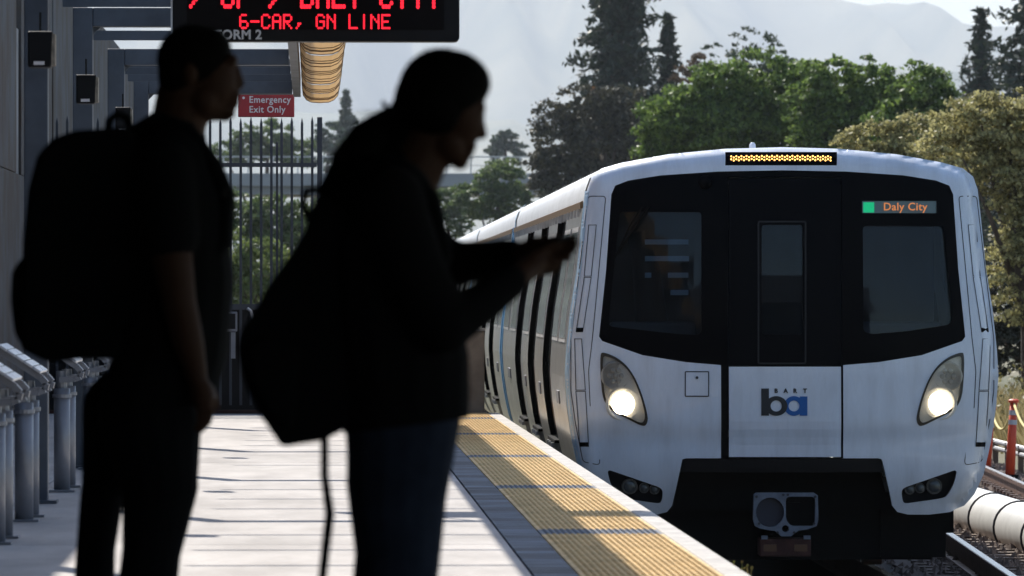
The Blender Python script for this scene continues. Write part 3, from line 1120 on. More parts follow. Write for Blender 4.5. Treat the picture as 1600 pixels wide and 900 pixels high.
# cab interior seen through the glass
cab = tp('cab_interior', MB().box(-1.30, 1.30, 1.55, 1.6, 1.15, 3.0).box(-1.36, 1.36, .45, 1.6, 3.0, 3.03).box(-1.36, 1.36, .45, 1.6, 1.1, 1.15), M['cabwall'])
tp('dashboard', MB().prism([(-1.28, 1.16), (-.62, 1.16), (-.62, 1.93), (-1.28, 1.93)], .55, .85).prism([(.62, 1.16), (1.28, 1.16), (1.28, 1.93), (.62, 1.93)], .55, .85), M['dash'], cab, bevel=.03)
for (x0, x1, y_) in ((1008, 1076, 378), (1008, 1077, 404), (1044, 1076, 430), (1048, 1076, 457), (1008, 1018, 430)):
    tp('pale_strip', surf_plate(poly([(x0, y_ - 4), (x1, y_ - 4), (x1, y_ + 4), (x0, y_ + 4)]), [], Ff, -.042, .003, .1), M['plate'], cab)  # pale horizontal strips just inside the left pane
tp('dark_arc', MB().tube([(-.95, 1.05, 1.3), (-.93, 1.1, 1.9), (-.98, 1.16, 2.35), (-1.05, 1.17, 2.62)], [.1, .13, .11, .07], 10), M['black'], cab, smooth=True)  # dark upright curve inside the cab
# wiper across the driver's pane
def nose(px, py, off):
    x, z = L2(px, py)
    return (x, Ff(x, z) - off, z)
wp = tp('wiper', MB().tube([nose(1014, 322, .02), nose(990, 356, .03), nose(966, 396, .02)], .010, 6).tube([nose(1004, 322, .02), nose(984, 352, .035), nose(962, 400, .02)], .007, 6), M['rubber'])
tp('camera_dome', MB().ell(nose(1102, 285, 0), (.055, .03, .055)), M['blackgloss'], smooth=True)

# destination sign in the right-hand pane
ds = tp('destination_sign', surf_plate(DEST, [], Ff, -.02, .01, .08), mat('dest_back', (.03, .045, .055), .35, emit=(.09, .16, .19), estr=.16))
x0, z0 = L2(1380, 328.5)
yd = Ff(*L2(1385, 324)) + .004
tp('line_colour', surf_plate(poly([(1349, 316), (1366, 316), (1366, 332), (1349, 332)]), [], Ff, -.016, .002, .08), emat('led_green', (.0, .62, .25), .5), ds)
text_mesh('Daly City', .083, emat('led_orange', (1.0, .34, .10), .42), 'sign_text', ds, (x0, yd, z0), .003, bold=.001, spacing=1.06, local=True)

# amber marker display in the roof line
lb = tp('marker_display', surf_plate(LEDB, [], Ff, -.012, .02, .05), M['blackgloss'])
dots = MB()
for i in range(40):
    for j in range(2):
        px = 1142.5 + i * 3.98
        py = 243.4 + (i % 2) * 1.9 + j * 4.6 + .9 * abs((i - 19.5) / 20) ** 2
        x, z = L2(px, py)
        dots.disc((x, z), .0068, Ff(x, z) + .006, 8)
tag(tp('amber_dot', dots, emat('led_amber', (1.0, .50, .12), 3.0), lb), kind='stuff')
tp('antenna', MB().tube([(-.165, .9, 3.2), (-.165, .9, 3.30), (-.165, .9, 3.315)], [.03, .024, .012], 12), M['white'], smooth=True)

# headlights
LAMP = emat('lamp_lit', (1.0, .86, .62), 6.5)
GLOW = emat('lamp_halo_lens', (1.0, .80, .50), 2.2)
for h, sgn in ((HL_L, -1), (HL_R, 1)):
    c1 = (1222 + sgn * 259, 588) if sgn > 0 else (962, 587)
    c2 = (1222 + sgn * 246, 630) if sgn > 0 else (974, 631)
    lp = chaikin(poly(h), 2)
    hd = tp('headlight', surf_plate(lp, [], Ff, -.022, .01, .05), M['silver'])
    cxm, czm = sum(p[0] for p in lp) / len(lp), sum(p[1] for p in lp) / len(lp)
    big = [((p[0] - cxm) * 1.04 + cxm, (p[1] - czm) * 1.04 + czm) for p in lp]
    sm = [((p[0] - cxm) * .92 + cxm, (p[1] - czm) * .94 + czm) for p in lp]
    tp('bezel', surf_plate(big, [sm], Ff, .006, .06, .05), mat('lamp_bezel', (.035, .028, .02), .4), hd)
    for (c, lit) in ((c1, False), (c2, True)):
        x, z = L2(*c)
        y0 = Ff(x, z)
        R_ = .115 if not lit else .135
        ring = MB()
        n = 28
        vs = []
        for (r, yy) in ((R_, .021), (R_ * .92, .004), (R_ * .80, .018), (R_ * .3, .02)):
            vs += [(x + r * math.cos(2 * math.pi * k / n), y0 + yy, z + r * math.sin(2 * math.pi * k / n)) for k in range(n)]
        fs = [(j * n + k, (j + 1) * n + k, (j + 1) * n + (k + 1) % n, j * n + (k + 1) % n) for j in range(3) for k in range(n)]
        ring.add(vs, fs)
        tp('lamp_bowl', ring, M['lampgrey'] if not lit else M['silver'], hd, smooth=True)
        if lit:
            tp('lit_lamp', MB().ell((x, y0 + .012, z), (.088, .034, .088)), LAMP, hd, smooth=True)
        else:
            b = MB()
            for k in range(7):
                q = (0, 0) if k == 6 else (.045 * math.cos(k * math.pi / 3), .045 * math.sin(k * math.pi / 3))
                b.ell((x + q[0], y0 + .017, z + q[1]), (.021, .014, .021), n=10, m=6)
            tp('lamp_cluster', b, mat('lamp_lens_off', (.62, .60, .55), .25), hd, smooth=True)
    tp('cover', surf_plate(sm, [], Ff, .028, .003, .06), M['lens'], hd)
# fog lamp recesses
for f_, sgn in ((fog[0], -1), (fog[1], 1)):
    fo = tp('fog_lamp', surf_plate(f_, [], Ff, -.055, .01, .05), M['black'])
    for k, dx in enumerate((0, .11, .19)):
        x, z = L2(1222 + sgn * 238, 760)
        x -= sgn * dx
        z -= dx * .12
        r = .062 if k == 0 else .04
        y0 = Ff(x, z) + .02
        tp('lens_ring', MB().tube([(x, y0 + .03, z), (x, y0, z)], [r, r * .96], 18), mat('fog_ring', (.03, .03, .03), .3), fo, smooth=False)
        tp('lens', MB().ell((x, y0, z), (r * .75, .012, r * .75)), mat('fog_lens', (.05, .055, .055), .12), fo, smooth=True)

# service hatch, corner panels and their grab slots
hx = tp('service_hatch', surf_plate(poly([(1071.5, 581), (1106.5, 581), (1106.5, 618), (1071.5, 618)]), [], Ff, .003, .004, .05), M['white'])
groove(roundpoly(poly([(1070, 580), (1108, 580), (1108, 620), (1070, 620)]), .01), .008, .005, M['seam'], hx)
tp('latch', MB().tube([nose(1089, 590, .014), nose(1089, 590, .0)], .011, 10), M['seam'], hx)
def mir(pts, s): return pts if s > 0 else [(2 * 1222 - a, b) for a, b in pts]
for s in (-1, 1):
    cp = groove(roundpoly(poly(mir([(1497, 306), (1526, 306), (1537, 400), (1553, 530), (1553, 610), (1546, 660), (1534, 722), (1509, 727), (1506, 722), (1511, 690), (1521, 640), (1524, 580), (1518, 530)], s)), .03), .006, .002, M['seam'], lead, 'corner_panel')
    for pts in ([(1512, 351), (1525, 351), (1532, 432), (1520, 432)], [(1520, 433), (1532, 433), (1544, 515), (1533, 518)],
                [(1535, 529), (1547, 529), (1545, 610), (1529, 610)], [(1529, 611), (1545, 611), (1539, 697), (1524, 697)]):
        groove(poly(mir(pts, s)), .007, .004, M['seam'], cp, 'slot_frame')
    for pts in ([(1533, 512), (1544, 512), (1544.5, 519), (1533.5, 519)], [(1524.5, 691), (1539, 691), (1538.5, 698), (1524, 698)]):
        tp('slot_end', surf_plate(poly(mir(pts, s)), [], Ff, .006, .006, .05), M['rubber'], cp)

# emblem on the door: black b, blue a, small letters
def rectp(a, b, c, d): return poly([(a, d), (c, d), (c, b), (a, b)])
def ringp(cx, cy_, r, n=36, k=1.0): return poly([(cx + r * k * math.cos(2 * math.pi * i / n), cy_ + r * math.sin(2 * math.pi * i / n)) for i in range(n)])
EMB = mat('emblem_black', (.012, .014, .018), .5)
EMBL = mat('emblem_blue', (.0, .10, .36), .5)
em = tp('emblem', surf_plate(rectp(1189.5, 607, 1201.5, 649.5), [], Ff, .002, .003, .05), EMB, door)
tp('emblem_bowl', surf_plate(ringp(1213, 634.3, 15.4, k=1.13), [ringp(1212.8, 634.3, 8.7)], Ff, .0035, .003, .05), EMB, door)
tp('emblem_bowl', surf_plate(ringp(1240.5, 634.3, 15.4, k=1.0), [ringp(1240.6, 634.3, 8.5)], Ff, .0025, .003, .05), EMBL, door)
tp('emblem_stem', surf_plate(rectp(1249.6, 619.5, 1261.5, 649.5), [], Ff, .003, .003, .05), EMBL, door)
for ch, px in zip('BART', (1210, 1224.5, 1239.5, 1255)):
    x, z = L2(px, 613.8)
    text_mesh(ch, .046, EMB, 'emblem_letter', door, (x, Ff(x, z) + .001, z), .003, bold=.0016, local=True)

# bumper, coupler and undergear
bump = poly([(1067, 717), (1377, 717), (1381, 738), (1063, 738)])
bp = tp('bumper', surf_plate(bump, [], Ff, -.02, .25, .08), M['black'])
tp('skirt', surf_plate(poly([(1063, 739), (1381, 739), (1394, 798), (1050, 798)]), [], lambda x, z: .45, 0, .06, .2), M['rubber'], bp)
for s in (-1, 1):
    tp('side_fairing', MB().box(s * .8, s * 1.3, .55, .75, .12, .62), M['rubber'], bp)
tp('dark_plate', MB().box(-1.2, 1.2, .62, .66, .1, .5), M['rubber'], bp)  # black plate added so the space under the nose reads dark
CD = TD - .12
def C2(px, py):
    a, b = ray(px, py)
    return (a * CD - TX, CAMZ + b * CD - TZ)
cpl = [C2(*p) for p in [(1178, 773), (1182, 770), (1272, 770), (1278, 774), (1279, 812), (1276, 822), (1262, 827), (1248, 829), (1236, 838), (1221, 838), (1212, 830), (1188, 826), (1180, 822), (1177, 812)]]
hole1 = [C2(1203.5 + 22 * math.cos(a), 800.5 + 23 * math.sin(a)) for a in np.linspace(0, 2 * math.pi, 24, endpoint=False)]
hole2 = roundpoly([C2(*p) for p in [(1228, 776), (1274, 776), (1274, 822), (1236, 822), (1228, 812)]], .035)
hole3 = [C2(1227.5 + 5.5 * math.cos(a), 826 + 5.5 * math.sin(a)) for a in np.linspace(0, 2 * math.pi, 12, endpoint=False)]
fl = lambda x, z: -.12
co = tp('coupler', surf_plate(cpl, [hole1, hole2, hole3], fl, 0, .08, .05), M['coupler'], bevel=.006)
a, b = C2(1205, 800), C2(1250, 800)
tp('coupler_cone', MB().tube([(a[0], -.06, a[1]), (a[0], -.02, a[1])], [.112, .11], 24), mat('cone_dark', (.01, .013, .03), .5), co)
tp('coupler_socket', MB().tube([(b[0], .02, b[1]), (b[0], .2, b[1])], .125, 24), M['rubber'], co)
for (px, py) in ((1182, 776), (1274, 776), (1186, 818), (1272, 818), (1215, 832), (1241, 832), (1224, 773), (1231, 773)):
    c = C2(px, py)
    tp('bolt', MB().tube([(c[0], -.135, c[1]), (c[0], -.115, c[1])], .010, 8), M['seam'], co)
tp('drawbar', MB().box(-.14, .14, -.035, 2.0, .32, .56), M['rubber'], co)
g = [C2(1188, 840), C2(1268, 870)]
hb = tp('coupler_head_box', MB().box(g[0][0], g[1][0], -.08, .25, g[1][1], g[0][1] - .01), M['rust'], co, bevel=.01)
for (p_, q_) in ((1190, 1200), (1256, 1267)):
    c, d = C2(p_, 843), C2(q_, 837)
    tp('bracket_tab', MB().box(c[0], d[0], -.1, -.082, c[1], d[1]), M['coupler'], co)
for (p_, q_) in ((1194, 1214), (1242, 1262)):
    c, d = C2(p_, 862), C2(q_, 851)
    tp('amber_marker', MB().box(c[0], d[0], -.088, -.081, c[1], d[1]), mat('amber_glass', (.09, .035, .01), .4), co)

# ---- car bodies
PROF = [(p[0] / S0, hz_(p[1])) for p in OUT if p[1] <= 800]
def strip(profile, y0, y1, off, sides=(-1, 1), y0f=None):
    mb = MB()
    for s in sides:
        vs = []
        for (x, z) in profile:
            ya = y0 if y0f is None else y0f(x, z)
            vs += [(s * (x + off), ya, z), (s * (x + off), y1, z)]
        n = len(profile)
        mb.add(vs, [(2 * i, 2 * i + 1, 2 * i + 3, 2 * i + 2) for i in range(n - 1)])
    return mb
def interp_prof(z0, z1, n=10):
    zz = np.linspace(z1, z0, n)
    return [(float(np.interp(z, ZS, WS)), float(z)) for z in zz]
ROOFP = densify([p for p in PROF if p[1] > 2.80] + [(1.488, 2.80)], .05)
ROOFP = ROOFP[:[i for i, p in enumerate(ROOFP) if p[1] < 2.801][0] + 1]
CARL = 20.95
DOORS = [4.9, 9.5, 14.1]
DW = .92
def slab(profile, y0, y1, s, o0, o1):
    """closed curved panel between offsets o0 (inner) and o1 (outer)"""
    mb = MB()
    n = len(profile)
    vs = []
    for (x, z) in profile:
        for y in (y0, y1):
            vs += [(s * (x + o0), y, z), (s * (x + o1), y, z)]
    fs = []
    for i in range(n - 1):
        a, b = 4 * i, 4 * i + 4
        fs += [(a + 1, a + 3, b + 3, b + 1), (a, b, b + 2, a + 2), (a, a + 1, b + 1, b), (a + 2, b + 2, b + 3, a + 3)]
    fs += [(0, 2, 3, 1), (4 * n - 4, 4 * n - 3, 4 * n - 1, 4 * n - 2)]
    return mb.add(vs, fs)
def car_body(root, lead_car):
    y0 = .34 if lead_car else .06
    r = MB()
    full = [(-x, z) for x, z in reversed(ROOFP) if x > 0] + ROOFP
    ny = 14
    vs, fs = [], []
    for j in range(ny):
        for (x, z) in full:
            ya = (Ff(x, z) + .012) if lead_car else y0
            yy = ya + (CARL - ya) * j / (ny - 1)
            vs.append((x * .998, yy, z - .004))
    n = len(full)
    for j in range(ny - 1):
        fs += [(j * n + i, j * n + i + 1, (j + 1) * n + i + 1, (j + 1) * n + i) for i in range(n - 1)]
    r.add(vs, fs)
    rf = obj('roof', r, M['roofwhite'], root, smooth=True, local=True)
    for j in range(9):
        yy = 1.6 + j * 2.2
        rib = MB()
        p2 = [(x * 1.004, z + .006) for x, z in full]
        vs = [(x, yy + q, z) for q in (0, .05) for x, z in p2]
        rib.add(vs, [(i, i + 1, n + i + 1, n + i) for i in range(n - 1)])
        obj('roof_rib', rib, M['roofwhite'], rf, local=True)
    gut = [(1.487, 2.86), (1.51, 2.85), (1.51, 2.80), (1.487, 2.80)]
    obj('gutter', MB().prism(gut, y0 + .25, CARL).prism([(-x, z) for x, z in gut], y0 + .25, CARL), mat('gutter_bronze', (.16, .10, .05), .5, metal=.4), rf, local=True)
    for i in range(26):                              # little brackets hanging under the roof edge
        y = 1 + i * .77
        obj('gutter_clip', MB().box(-1.52, -1.49, y, y + .05, 2.74, 2.80), M['galv'], rf, local=True)
    side_up, side_lo, win = interp_prof(.53, 2.80, 22), None, interp_prof(1.80, 2.62, 8)
    cuts = [y0 + .10] + [v for d in DOORS for v in (d - DW, d + DW)] + [CARL]
    for s in (-1, 1):
        for i in range(0, len(cuts), 2):
            a, b = cuts[i], cuts[i + 1]
            sp = obj('side_panel', slab(side_up, a, b, s, -.05, 0), M['stain'], root, local=True, smooth=False)
            L_ = b - a
            nw = 2 if L_ > 3.5 else 1
            for k in range(nw):
                w0 = a + L_ * (k + .5) / nw - min(1.0, L_ / nw * .36)
                w1 = a + L_ * (k + .5) / nw + min(1.0, L_ / nw * .36)
                wf = obj('window', slab(interp_prof(1.77, 2.66, 8), w0 - .06, w1 + .06, s, 0, .008), M['galv'], sp, local=True)
                obj('pane', slab(win, w0, w1, s, .006, .011), M['winglass'], sp, local=True)
            for z_ in (1.28,):
                obj('side_marker', slab(interp_prof(z_, z_ + .1, 2), a + L_ * .4, a + L_ * .55, s, 0, .012), M['post'], sp, local=True)
        for d in DOORS:
            for q in (0, 1):
                lf = obj('door', slab(interp_prof(.95, 2.74, 18), d - DW + .012 + q * DW, d + q * DW - .006, s, -.049, -.038), M['blackgloss'], root, local=True)
                obj('door_glass', slab(interp_prof(1.55, 2.55, 8), d - DW + .15 + q * DW, d + q * DW - .15, s, -.038, -.035), M['winglass'], lf, local=True)
            obj('jamb', slab(interp_prof(.95, 2.78, 18), d + DW - .011, d + DW - .001, s, -.05, .010), M['rubber'], root, local=True)
            obj('threshold', MB().box(s * 1.55, s * 1.60, d - DW, d + DW, .92, .945), M['rubber'], root, local=True)
            for q in (-.5, .1, .6):
                obj('step_bracket', MB().box(s * 1.56, s * 1.615, d + q, d + q + .07, .875, .915), M['galv'], root, local=True)
        for (a, b) in ((CARL - .30, CARL - .02),) + (() if lead_car else ((.08, .3),)):
            obj('blue_band', slab(interp_prof(.56, 2.86, 18), a, b, s, -.02, .009), M['trainblue'], root, local=True)
    # blue hoop over the roof at the car's end
    hoop = MB()
    p2 = [(x * 1.006, z + .012) for x, z in full]
    vs = [(x, yy, z) for yy in (CARL - .18, CARL + .01) for x, z in p2]
    hoop.add(vs, [(i, i + 1, n + i + 1, n + i) for i in range(n - 1)])
    obj('blue_hoop', hoop, M['trainblue'], root, local=True)
    obj('end_wall', MB().prism([(x * .96, z - .02) for x, z in full] + [(1.5, .6), (-1.5, .6)], CARL - .06, CARL - .03), M['stain'], root, local=True)
    if not lead_car:
        obj('end_wall', MB().prism([(x * .96, z - .02) for x, z in full] + [(1.5, .6), (-1.5, .6)], .07, .1), M['black'], root, local=True)
    obj('underframe', MB().box(-1.38, 1.38, .75 if lead_car else .1, CARL - .1, .30, .56), M['rubber'], root, local=True)
    obj('gangway', MB().box(-.6, .6, CARL - .02, CARL + .39, .7, 2.9), M['rubber'], root, local=True)
    for yb in (3.0, 18.0):
        bg = obj('bogie', MB().box(-1.15, 1.15, yb - 1.4, yb + 1.4, .30, .5), M['rubber'], root, local=True)
        for dy in (-1.05, 1.05):
            for s in (-1, 1):
                obj('wheel', MB().tube([(s * .77, yb + dy, .385), (s * .91, yb + dy, .385)], .38, 20), M['rail'], bg, local=True)
car_body(lead, True)
# pale blue rim where the nose meets the platform side
rim = [(x, z) for x, z in interp_prof(.80, 2.93, 30)]
tp('edge_strip', surf_plate([(-x + .001, z) for x, z in rim] + [(-x + .030, z) for x, z in reversed(rim)], [], Ff, .004, .006, .03), M['paleblue'])
second = thing('train_car', 'second car of the train, right behind the white front car', 'train car', (TX, TD, TZ), 'cars of the arriving train')
car_body(second, False)
def copy_tree(o, parent=None):
    c = o.copy()
    COL.objects.link(c)
    c.parent = parent
    for ch in list(o.children):
        copy_tree(ch, c)
    return c
def place_car(o, k):
    d = 21.35 * k
    o.location = (TX + math.sin(-HEAD) * d, TD + math.cos(HEAD) * d, TZ)
    o.rotation_euler = (0, 0, HEAD)
place_car(second, 1)
for k, nm in ((2, 'third car of the train, beyond the second blue roof hoop'), (3, 'fourth car of the train, pale roof just right of the woman')):
    c = copy_tree(second)
    c['label'] = nm
    place_car(c, k)
# ================================================================== TREES, OVERPASS, TRACKSIDE
def leaf_mesh(name, C, size, m, up=.3, aspect=.55):
    """one diamond-shaped leaf per centre in C"""
    n = len(C)
    a = rng.normal(size=(n, 3))
    a[:, 2] += up
    a /= np.linalg.norm(a, axis=1)[:, None]
    b = np.cross(a, rng.normal(size=(n, 3)))
    b /= np.linalg.norm(b, axis=1)[:, None]
    s = size * rng.uniform(.6, 1.35, (n, 1))
    V = np.empty((n, 4, 3))
    V[:, 0] = C - a * s * .5
    V[:, 1] = C + b * s * aspect * .5
    V[:, 2] = C + a * s * .5
    V[:, 3] = C - b * s * aspect * .5
    me = bpy.data.meshes.new(name)
    me.vertices.add(n * 4)
    me.vertices.foreach_set('co', V.ravel())
    me.loops.add(n * 4)
    me.loops.foreach_set('vertex_index', np.arange(n * 4))
    me.polygons.add(n)
    me.polygons.foreach_set('loop_start', np.arange(0, n * 4, 4))
    me.polygons.foreach_set('loop_total', np.full(n, 4))
    me.update()
    me.validate()
    me.materials.append(m)
    return me
def clump_points(lobes, d, nclump, per, cr, depth=.9, shell=.55):
    """lobes in photo pixels (cx, cy, rx, ry) at distance d; each carries boughs, each bough a rounded spray of leaves"""
    k = d / FPX
    areas = np.array([l[2] * l[3] for l in lobes], float)
    pr_ = areas / areas.sum()
    pts = []
    nb = max(8, int(nclump / 2.3))
    for i in range(nb):
        l = lobes[rng.choice(len(lobes), p=pr_)]
        v = rng.normal(size=3)
        v /= np.linalg.norm(v)
        r = (shell + (1 - shell) * rng.random() ** .5) * rng.uniform(.82, 1.04)
        lr = (l[2] + l[3]) * .5 * k
        c = P(l[0] + v[0] * r * l[2], l[1] - v[2] * r * l[3], d)
        cen = np.array([c.x, d + v[1] * r * lr * depth, c.z])
        rb = min(lr * rng.uniform(.16, .36), cr * rng.uniform(1.7, 3.6)) + cr * .3
        n = int(per * 4.4 * (rb / (cr * 2.6)) ** 1.6) + 10
        q = rng.normal(size=(n, 3))
        q /= np.linalg.norm(q, axis=1)[:, None]
        q[:, 2] = np.where(q[:, 2] < -.25, -q[:, 2] * rng.uniform(.2, 1, n), q[:, 2])
        # little twigs: leaves gather in tufts on the bough
        tuft = rng.normal(size=(max(4, n // 14), 3))
        tuft /= np.linalg.norm(tuft, axis=1)[:, None]
        tuft[:, 2] = np.abs(tuft[:, 2]) * .9 - .15
        w_ = tuft[rng.integers(0, len(tuft), n)]
        q = q * .45 + w_ * .75
        rad = rb * rng.uniform(.55, 1.08, (n, 1))
        q = q * rad
        q[:, 2] *= .8
        pts.append(q + cen)
    return np.concatenate(pts)
def tree(name, label, lobes, d, m, nclump, per, leaf, cr, trunk=None, cat='tree', group=None, shell=.5, r0=None, up=.3, limbs=True):
    bx_ = trunk if trunk is not None else sum(l[0] for l in lobes) / len(lobes)
    b = P(bx_, 458, d)
    base = Vector((b.x, d, GZ + .1))
    root = thing(name, label, cat, base, group)
    pts = clump_points(lobes, d, nclump, per, cr, shell=shell)
    pts = pts[pts[:, 2] > GZ + .05]
    obj('crown', leaf_mesh('crown', pts, leaf, m, up), None, root)
    top = min(lobes, key=lambda l: l[1])
    mid = P(bx_ * .6 + top[0] * .4, top[1] + top[3] * .8, d)
    r0 = r0 or max(.08, (mid.z - GZ) * .028)
    t = MB()
    t.tube([base - Vector((0, 0, .4)), base.lerp(mid, .35) + Vector((.1, 0, 0)), base.lerp(mid, .7), mid], [r0 * 1.25, r0, r0 * .7, r0 * .25], 9)
    if limbs:
        for l in lobes:
            e = P(l[0], l[1], d)
            s_ = base.lerp(mid, .45)
            t.tube([s_, s_.lerp(e, .55) + Vector((0, rng.uniform(-.4, .4), .15)), e + Vector((0, rng.uniform(-.6, .6), 0))], [r0 * .5, r0 * .3, r0 * .1], 6)
    obj('trunk', t, M['bark'], root, smooth=True)
    return root
def conifer(name, label, px, top, d, base_w, m, n_whorl=34, droop=.25, cat='tree', lean_=0, dens=1.0, low=.06, leaf=.42, group=None):
    """px: trunk pixel, top: pixel height of the tip, base_w: half width in pixels at the widest"""
    b = P(px, 458, d)
    base = Vector((b.x, d, GZ + .1))
    tip = P(px + lean_, top, d)
    H = tip.z - base.z
    W = base_w * d / FPX
    root = thing(name, label, cat, base, group)
    t = MB()
    t.tube([base - Vector((0, 0, .5)), base.lerp(tip, .5), tip], [H * .02, H * .012, .02], 8)
    obj('trunk', t, M['bark'], root, smooth=True)
    pts, br = [], MB()
    for i in range(n_whorl):
        f = low + (1 - low) * (i + rng.random() * .8) / n_whorl
        c = base.lerp(tip, min(f, .995))
        env = (1 - f) ** .8 * (1 if f > .25 else .8 + f * .8)
        nb = 6 if f < .8 else 4
        a0 = rng.random() * 6.28
        for k in range(nb):
            a = a0 + 6.283 * k / nb + rng.uniform(-.3, .3)
            ln = W * env * (rng.uniform(.35, .8) if rng.random() < .6 else rng.uniform(.8, 1.25)) + .12
            dirv = Vector((math.cos(a), math.sin(a), 0))
            e = c + dirv * ln + Vector((0, 0, -ln * droop * rng.uniform(.3, 1.4) + ln * .12))
            br.tube([c, c.lerp(e, .5) + Vector((0, 0, ln * .06)), e], [.03 + ln * .012, .02, .008], 4, cap=False)
            nt_ = int((10 + ln * 26) * dens)
            q = rng.random(nt_) ** .75
            pp = np.array(c)[None, :] * (1 - q[:, None]) + np.array(e)[None, :] * q[:, None]
            sp = ln * .13 * (1.15 - q * .6) + .06
            pp += rng.normal(size=(nt_, 3)) * sp[:, None] * np.array([1, 1, .55])
            pp[:, 2] -= np.abs(rng.normal(size=nt_)) * sp * .6
            pts.append(pp)
    tag(obj('branch', br, M['bark'], root), kind='stuff')
    obj('crown', leaf_mesh('crown', np.concatenate(pts), leaf, m, -.3, .38), None, root)
    return root

G_OAK = leafmat('oak_leaf', (.024, .052, .010), (.22, .31, .07), .36, .5)
G_OLIVE = leafmat('golden_leaf', (.10, .095, .035), (.56, .51, .23), .34)
G_OLIVED = leafmat('olive_leaf', (.09, .085, .03), (.26, .23, .09), .3)
G_DARK = leafmat('dark_leaf', (.022, .026, .014), (.05, .05, .028), .15)
G_BROWN = leafmat('brown_leaf', (.022, .025, .014), (.088, .080, .042), .2)
G_CON = leafmat('needle', (.018, .03, .018), (.045, .062, .036), .15)
G_MID = leafmat('mid_leaf', (.06, .10, .03), (.16, .21, .075), .33)
G_FRESH = leafmat('fresh_leaf', (.08, .12, .03), (.20, .24, .07), .35)
G_FAR = leafmat('far_leaf', (.03, .05, .03), (.07, .10, .05), .2)

# golden olive shrubs close behind the far track
tree('golden_shrub', 'tall golden-olive shrub right of the train at the right edge', [(1530, 195, 85, 50), (1600, 215, 90, 75), (1575, 280, 70, 80), (1625, 330, 75, 110), (1600, 430, 55, 90), (1500, 250, 80, 60)], 118, G_OLIVE, 900, 42, .085, .17, trunk=1610, shell=.35, cat='shrub')
tree('golden_shrub', 'lower golden-olive shrub above the right corner of the train roof', [(1370, 232, 62, 42), (1430, 225, 60, 45), (1345, 245, 40, 30), (1460, 260, 70, 60), (1400, 290, 90, 60)], 128, G_OLIVE, 520, 42, .085, .17, trunk=1420, shell=.35, cat='shrub')
tree('dark_shrub', 'dark shaded shrub mass behind the orange marker posts', [(1590, 500, 70, 75), (1640, 540, 80, 90), (1540, 520, 60, 80), (1580, 420, 40, 60)], 122, G_DARK, 420, 40, .10, .2, trunk=1600, shell=.3, cat='shrub')
# broad green trees
tree('green_tree', 'broad dark green tree rising above the middle of the train roof', [(1075, 195, 78, 62), (1130, 150, 62, 52), (1185, 140, 70, 58), (1240, 165, 62, 66), (1160, 215, 120, 60), (1045, 235, 55, 40), (1100, 235, 100, 45), (1225, 215, 80, 55)], 205, G_OAK, 1900, 46, .15, .30, trunk=1150)
tree('green_tree', 'second broad green tree with two rounded tops right of the largest', [(1302, 132, 44, 44), (1360, 138, 46, 44), (1330, 190, 74, 55), (1400, 170, 48, 55), (1340, 220, 100, 45), (1280, 180, 50, 60)], 200, G_OAK, 1250, 46, .15, .30, trunk=1335)
tree('green_tree', 'rightmost rounded green tree above the golden shrubs', [(1440, 150, 46, 48), (1470, 178, 42, 44), (1420, 195, 60, 45), (1500, 205, 38, 42), (1450, 225, 90, 45)], 196, G_OAK, 900, 46, .15, .30, trunk=1450)
# dark brownish trees left of them
tree('dark_tree', 'dark brownish tree mass left of the green tree below the tall conifer', [(875, 225, 50, 70), (920, 185, 50, 50), (970, 180, 55, 48), (940, 240, 70, 60), (860, 275, 42, 50), (1010, 200, 35, 50), (900, 300, 60, 50)], 300, G_BROWN, 900, 44, .2, .42, trunk=930)
tree('orange_tree', 'small rust-orange treetop peeking between dark conifer and brown tree', [(935, 148, 12, 14)], 306, leafmat('orange_leaf', (.22, .09, .02), (.38, .17, .05), .3), 26, 40, .14, .2, trunk=935, limbs=False)
tree('brown_tree', 'reddish brown treetop between the slim conifer and green tree', [(1085, 105, 22, 26), (1070, 135, 25, 30), (1100, 130, 22, 30)], 290, leafmat('reddish_leaf', (.07, .05, .03), (.13, .09, .055), .25), 120, 36, .18, .36, trunk=1085)
tree('sparse_tree', 'thin-leaved treetop with open branches above the green tree', [(1160, 72, 30, 28), (1205, 78, 26, 24), (1110, 92, 22, 26), (1225, 105, 22, 30), (1170, 110, 60, 30)], 300, G_FAR, 190, 26, .17, .36, trunk=1170, shell=.15)
# conifers
conifer('tall_conifer', 'tallest dark conifer, its top cut by the upper frame edge', 968, -170, 330, 150, G_CON, 60, .3, low=.18, dens=.95, leaf=.46)
conifer('slim_conifer', 'slim dark conifer just right of the tallest one', 1043, 20, 335, 82, G_CON, 52, .45, low=.2, leaf=.42)
conifer('slim_conifer', 'slim pointed conifer near the upper right corner', 1532, 10, 300, 95, G_CON, 56, .45, low=.2, leaf=.36)
conifer('wide_conifer', 'wide spreading conifer cut by the right frame edge', 1612, -80, 280, 190, G_CON, 40, .12, low=.25, dens=.9, leaf=.4)
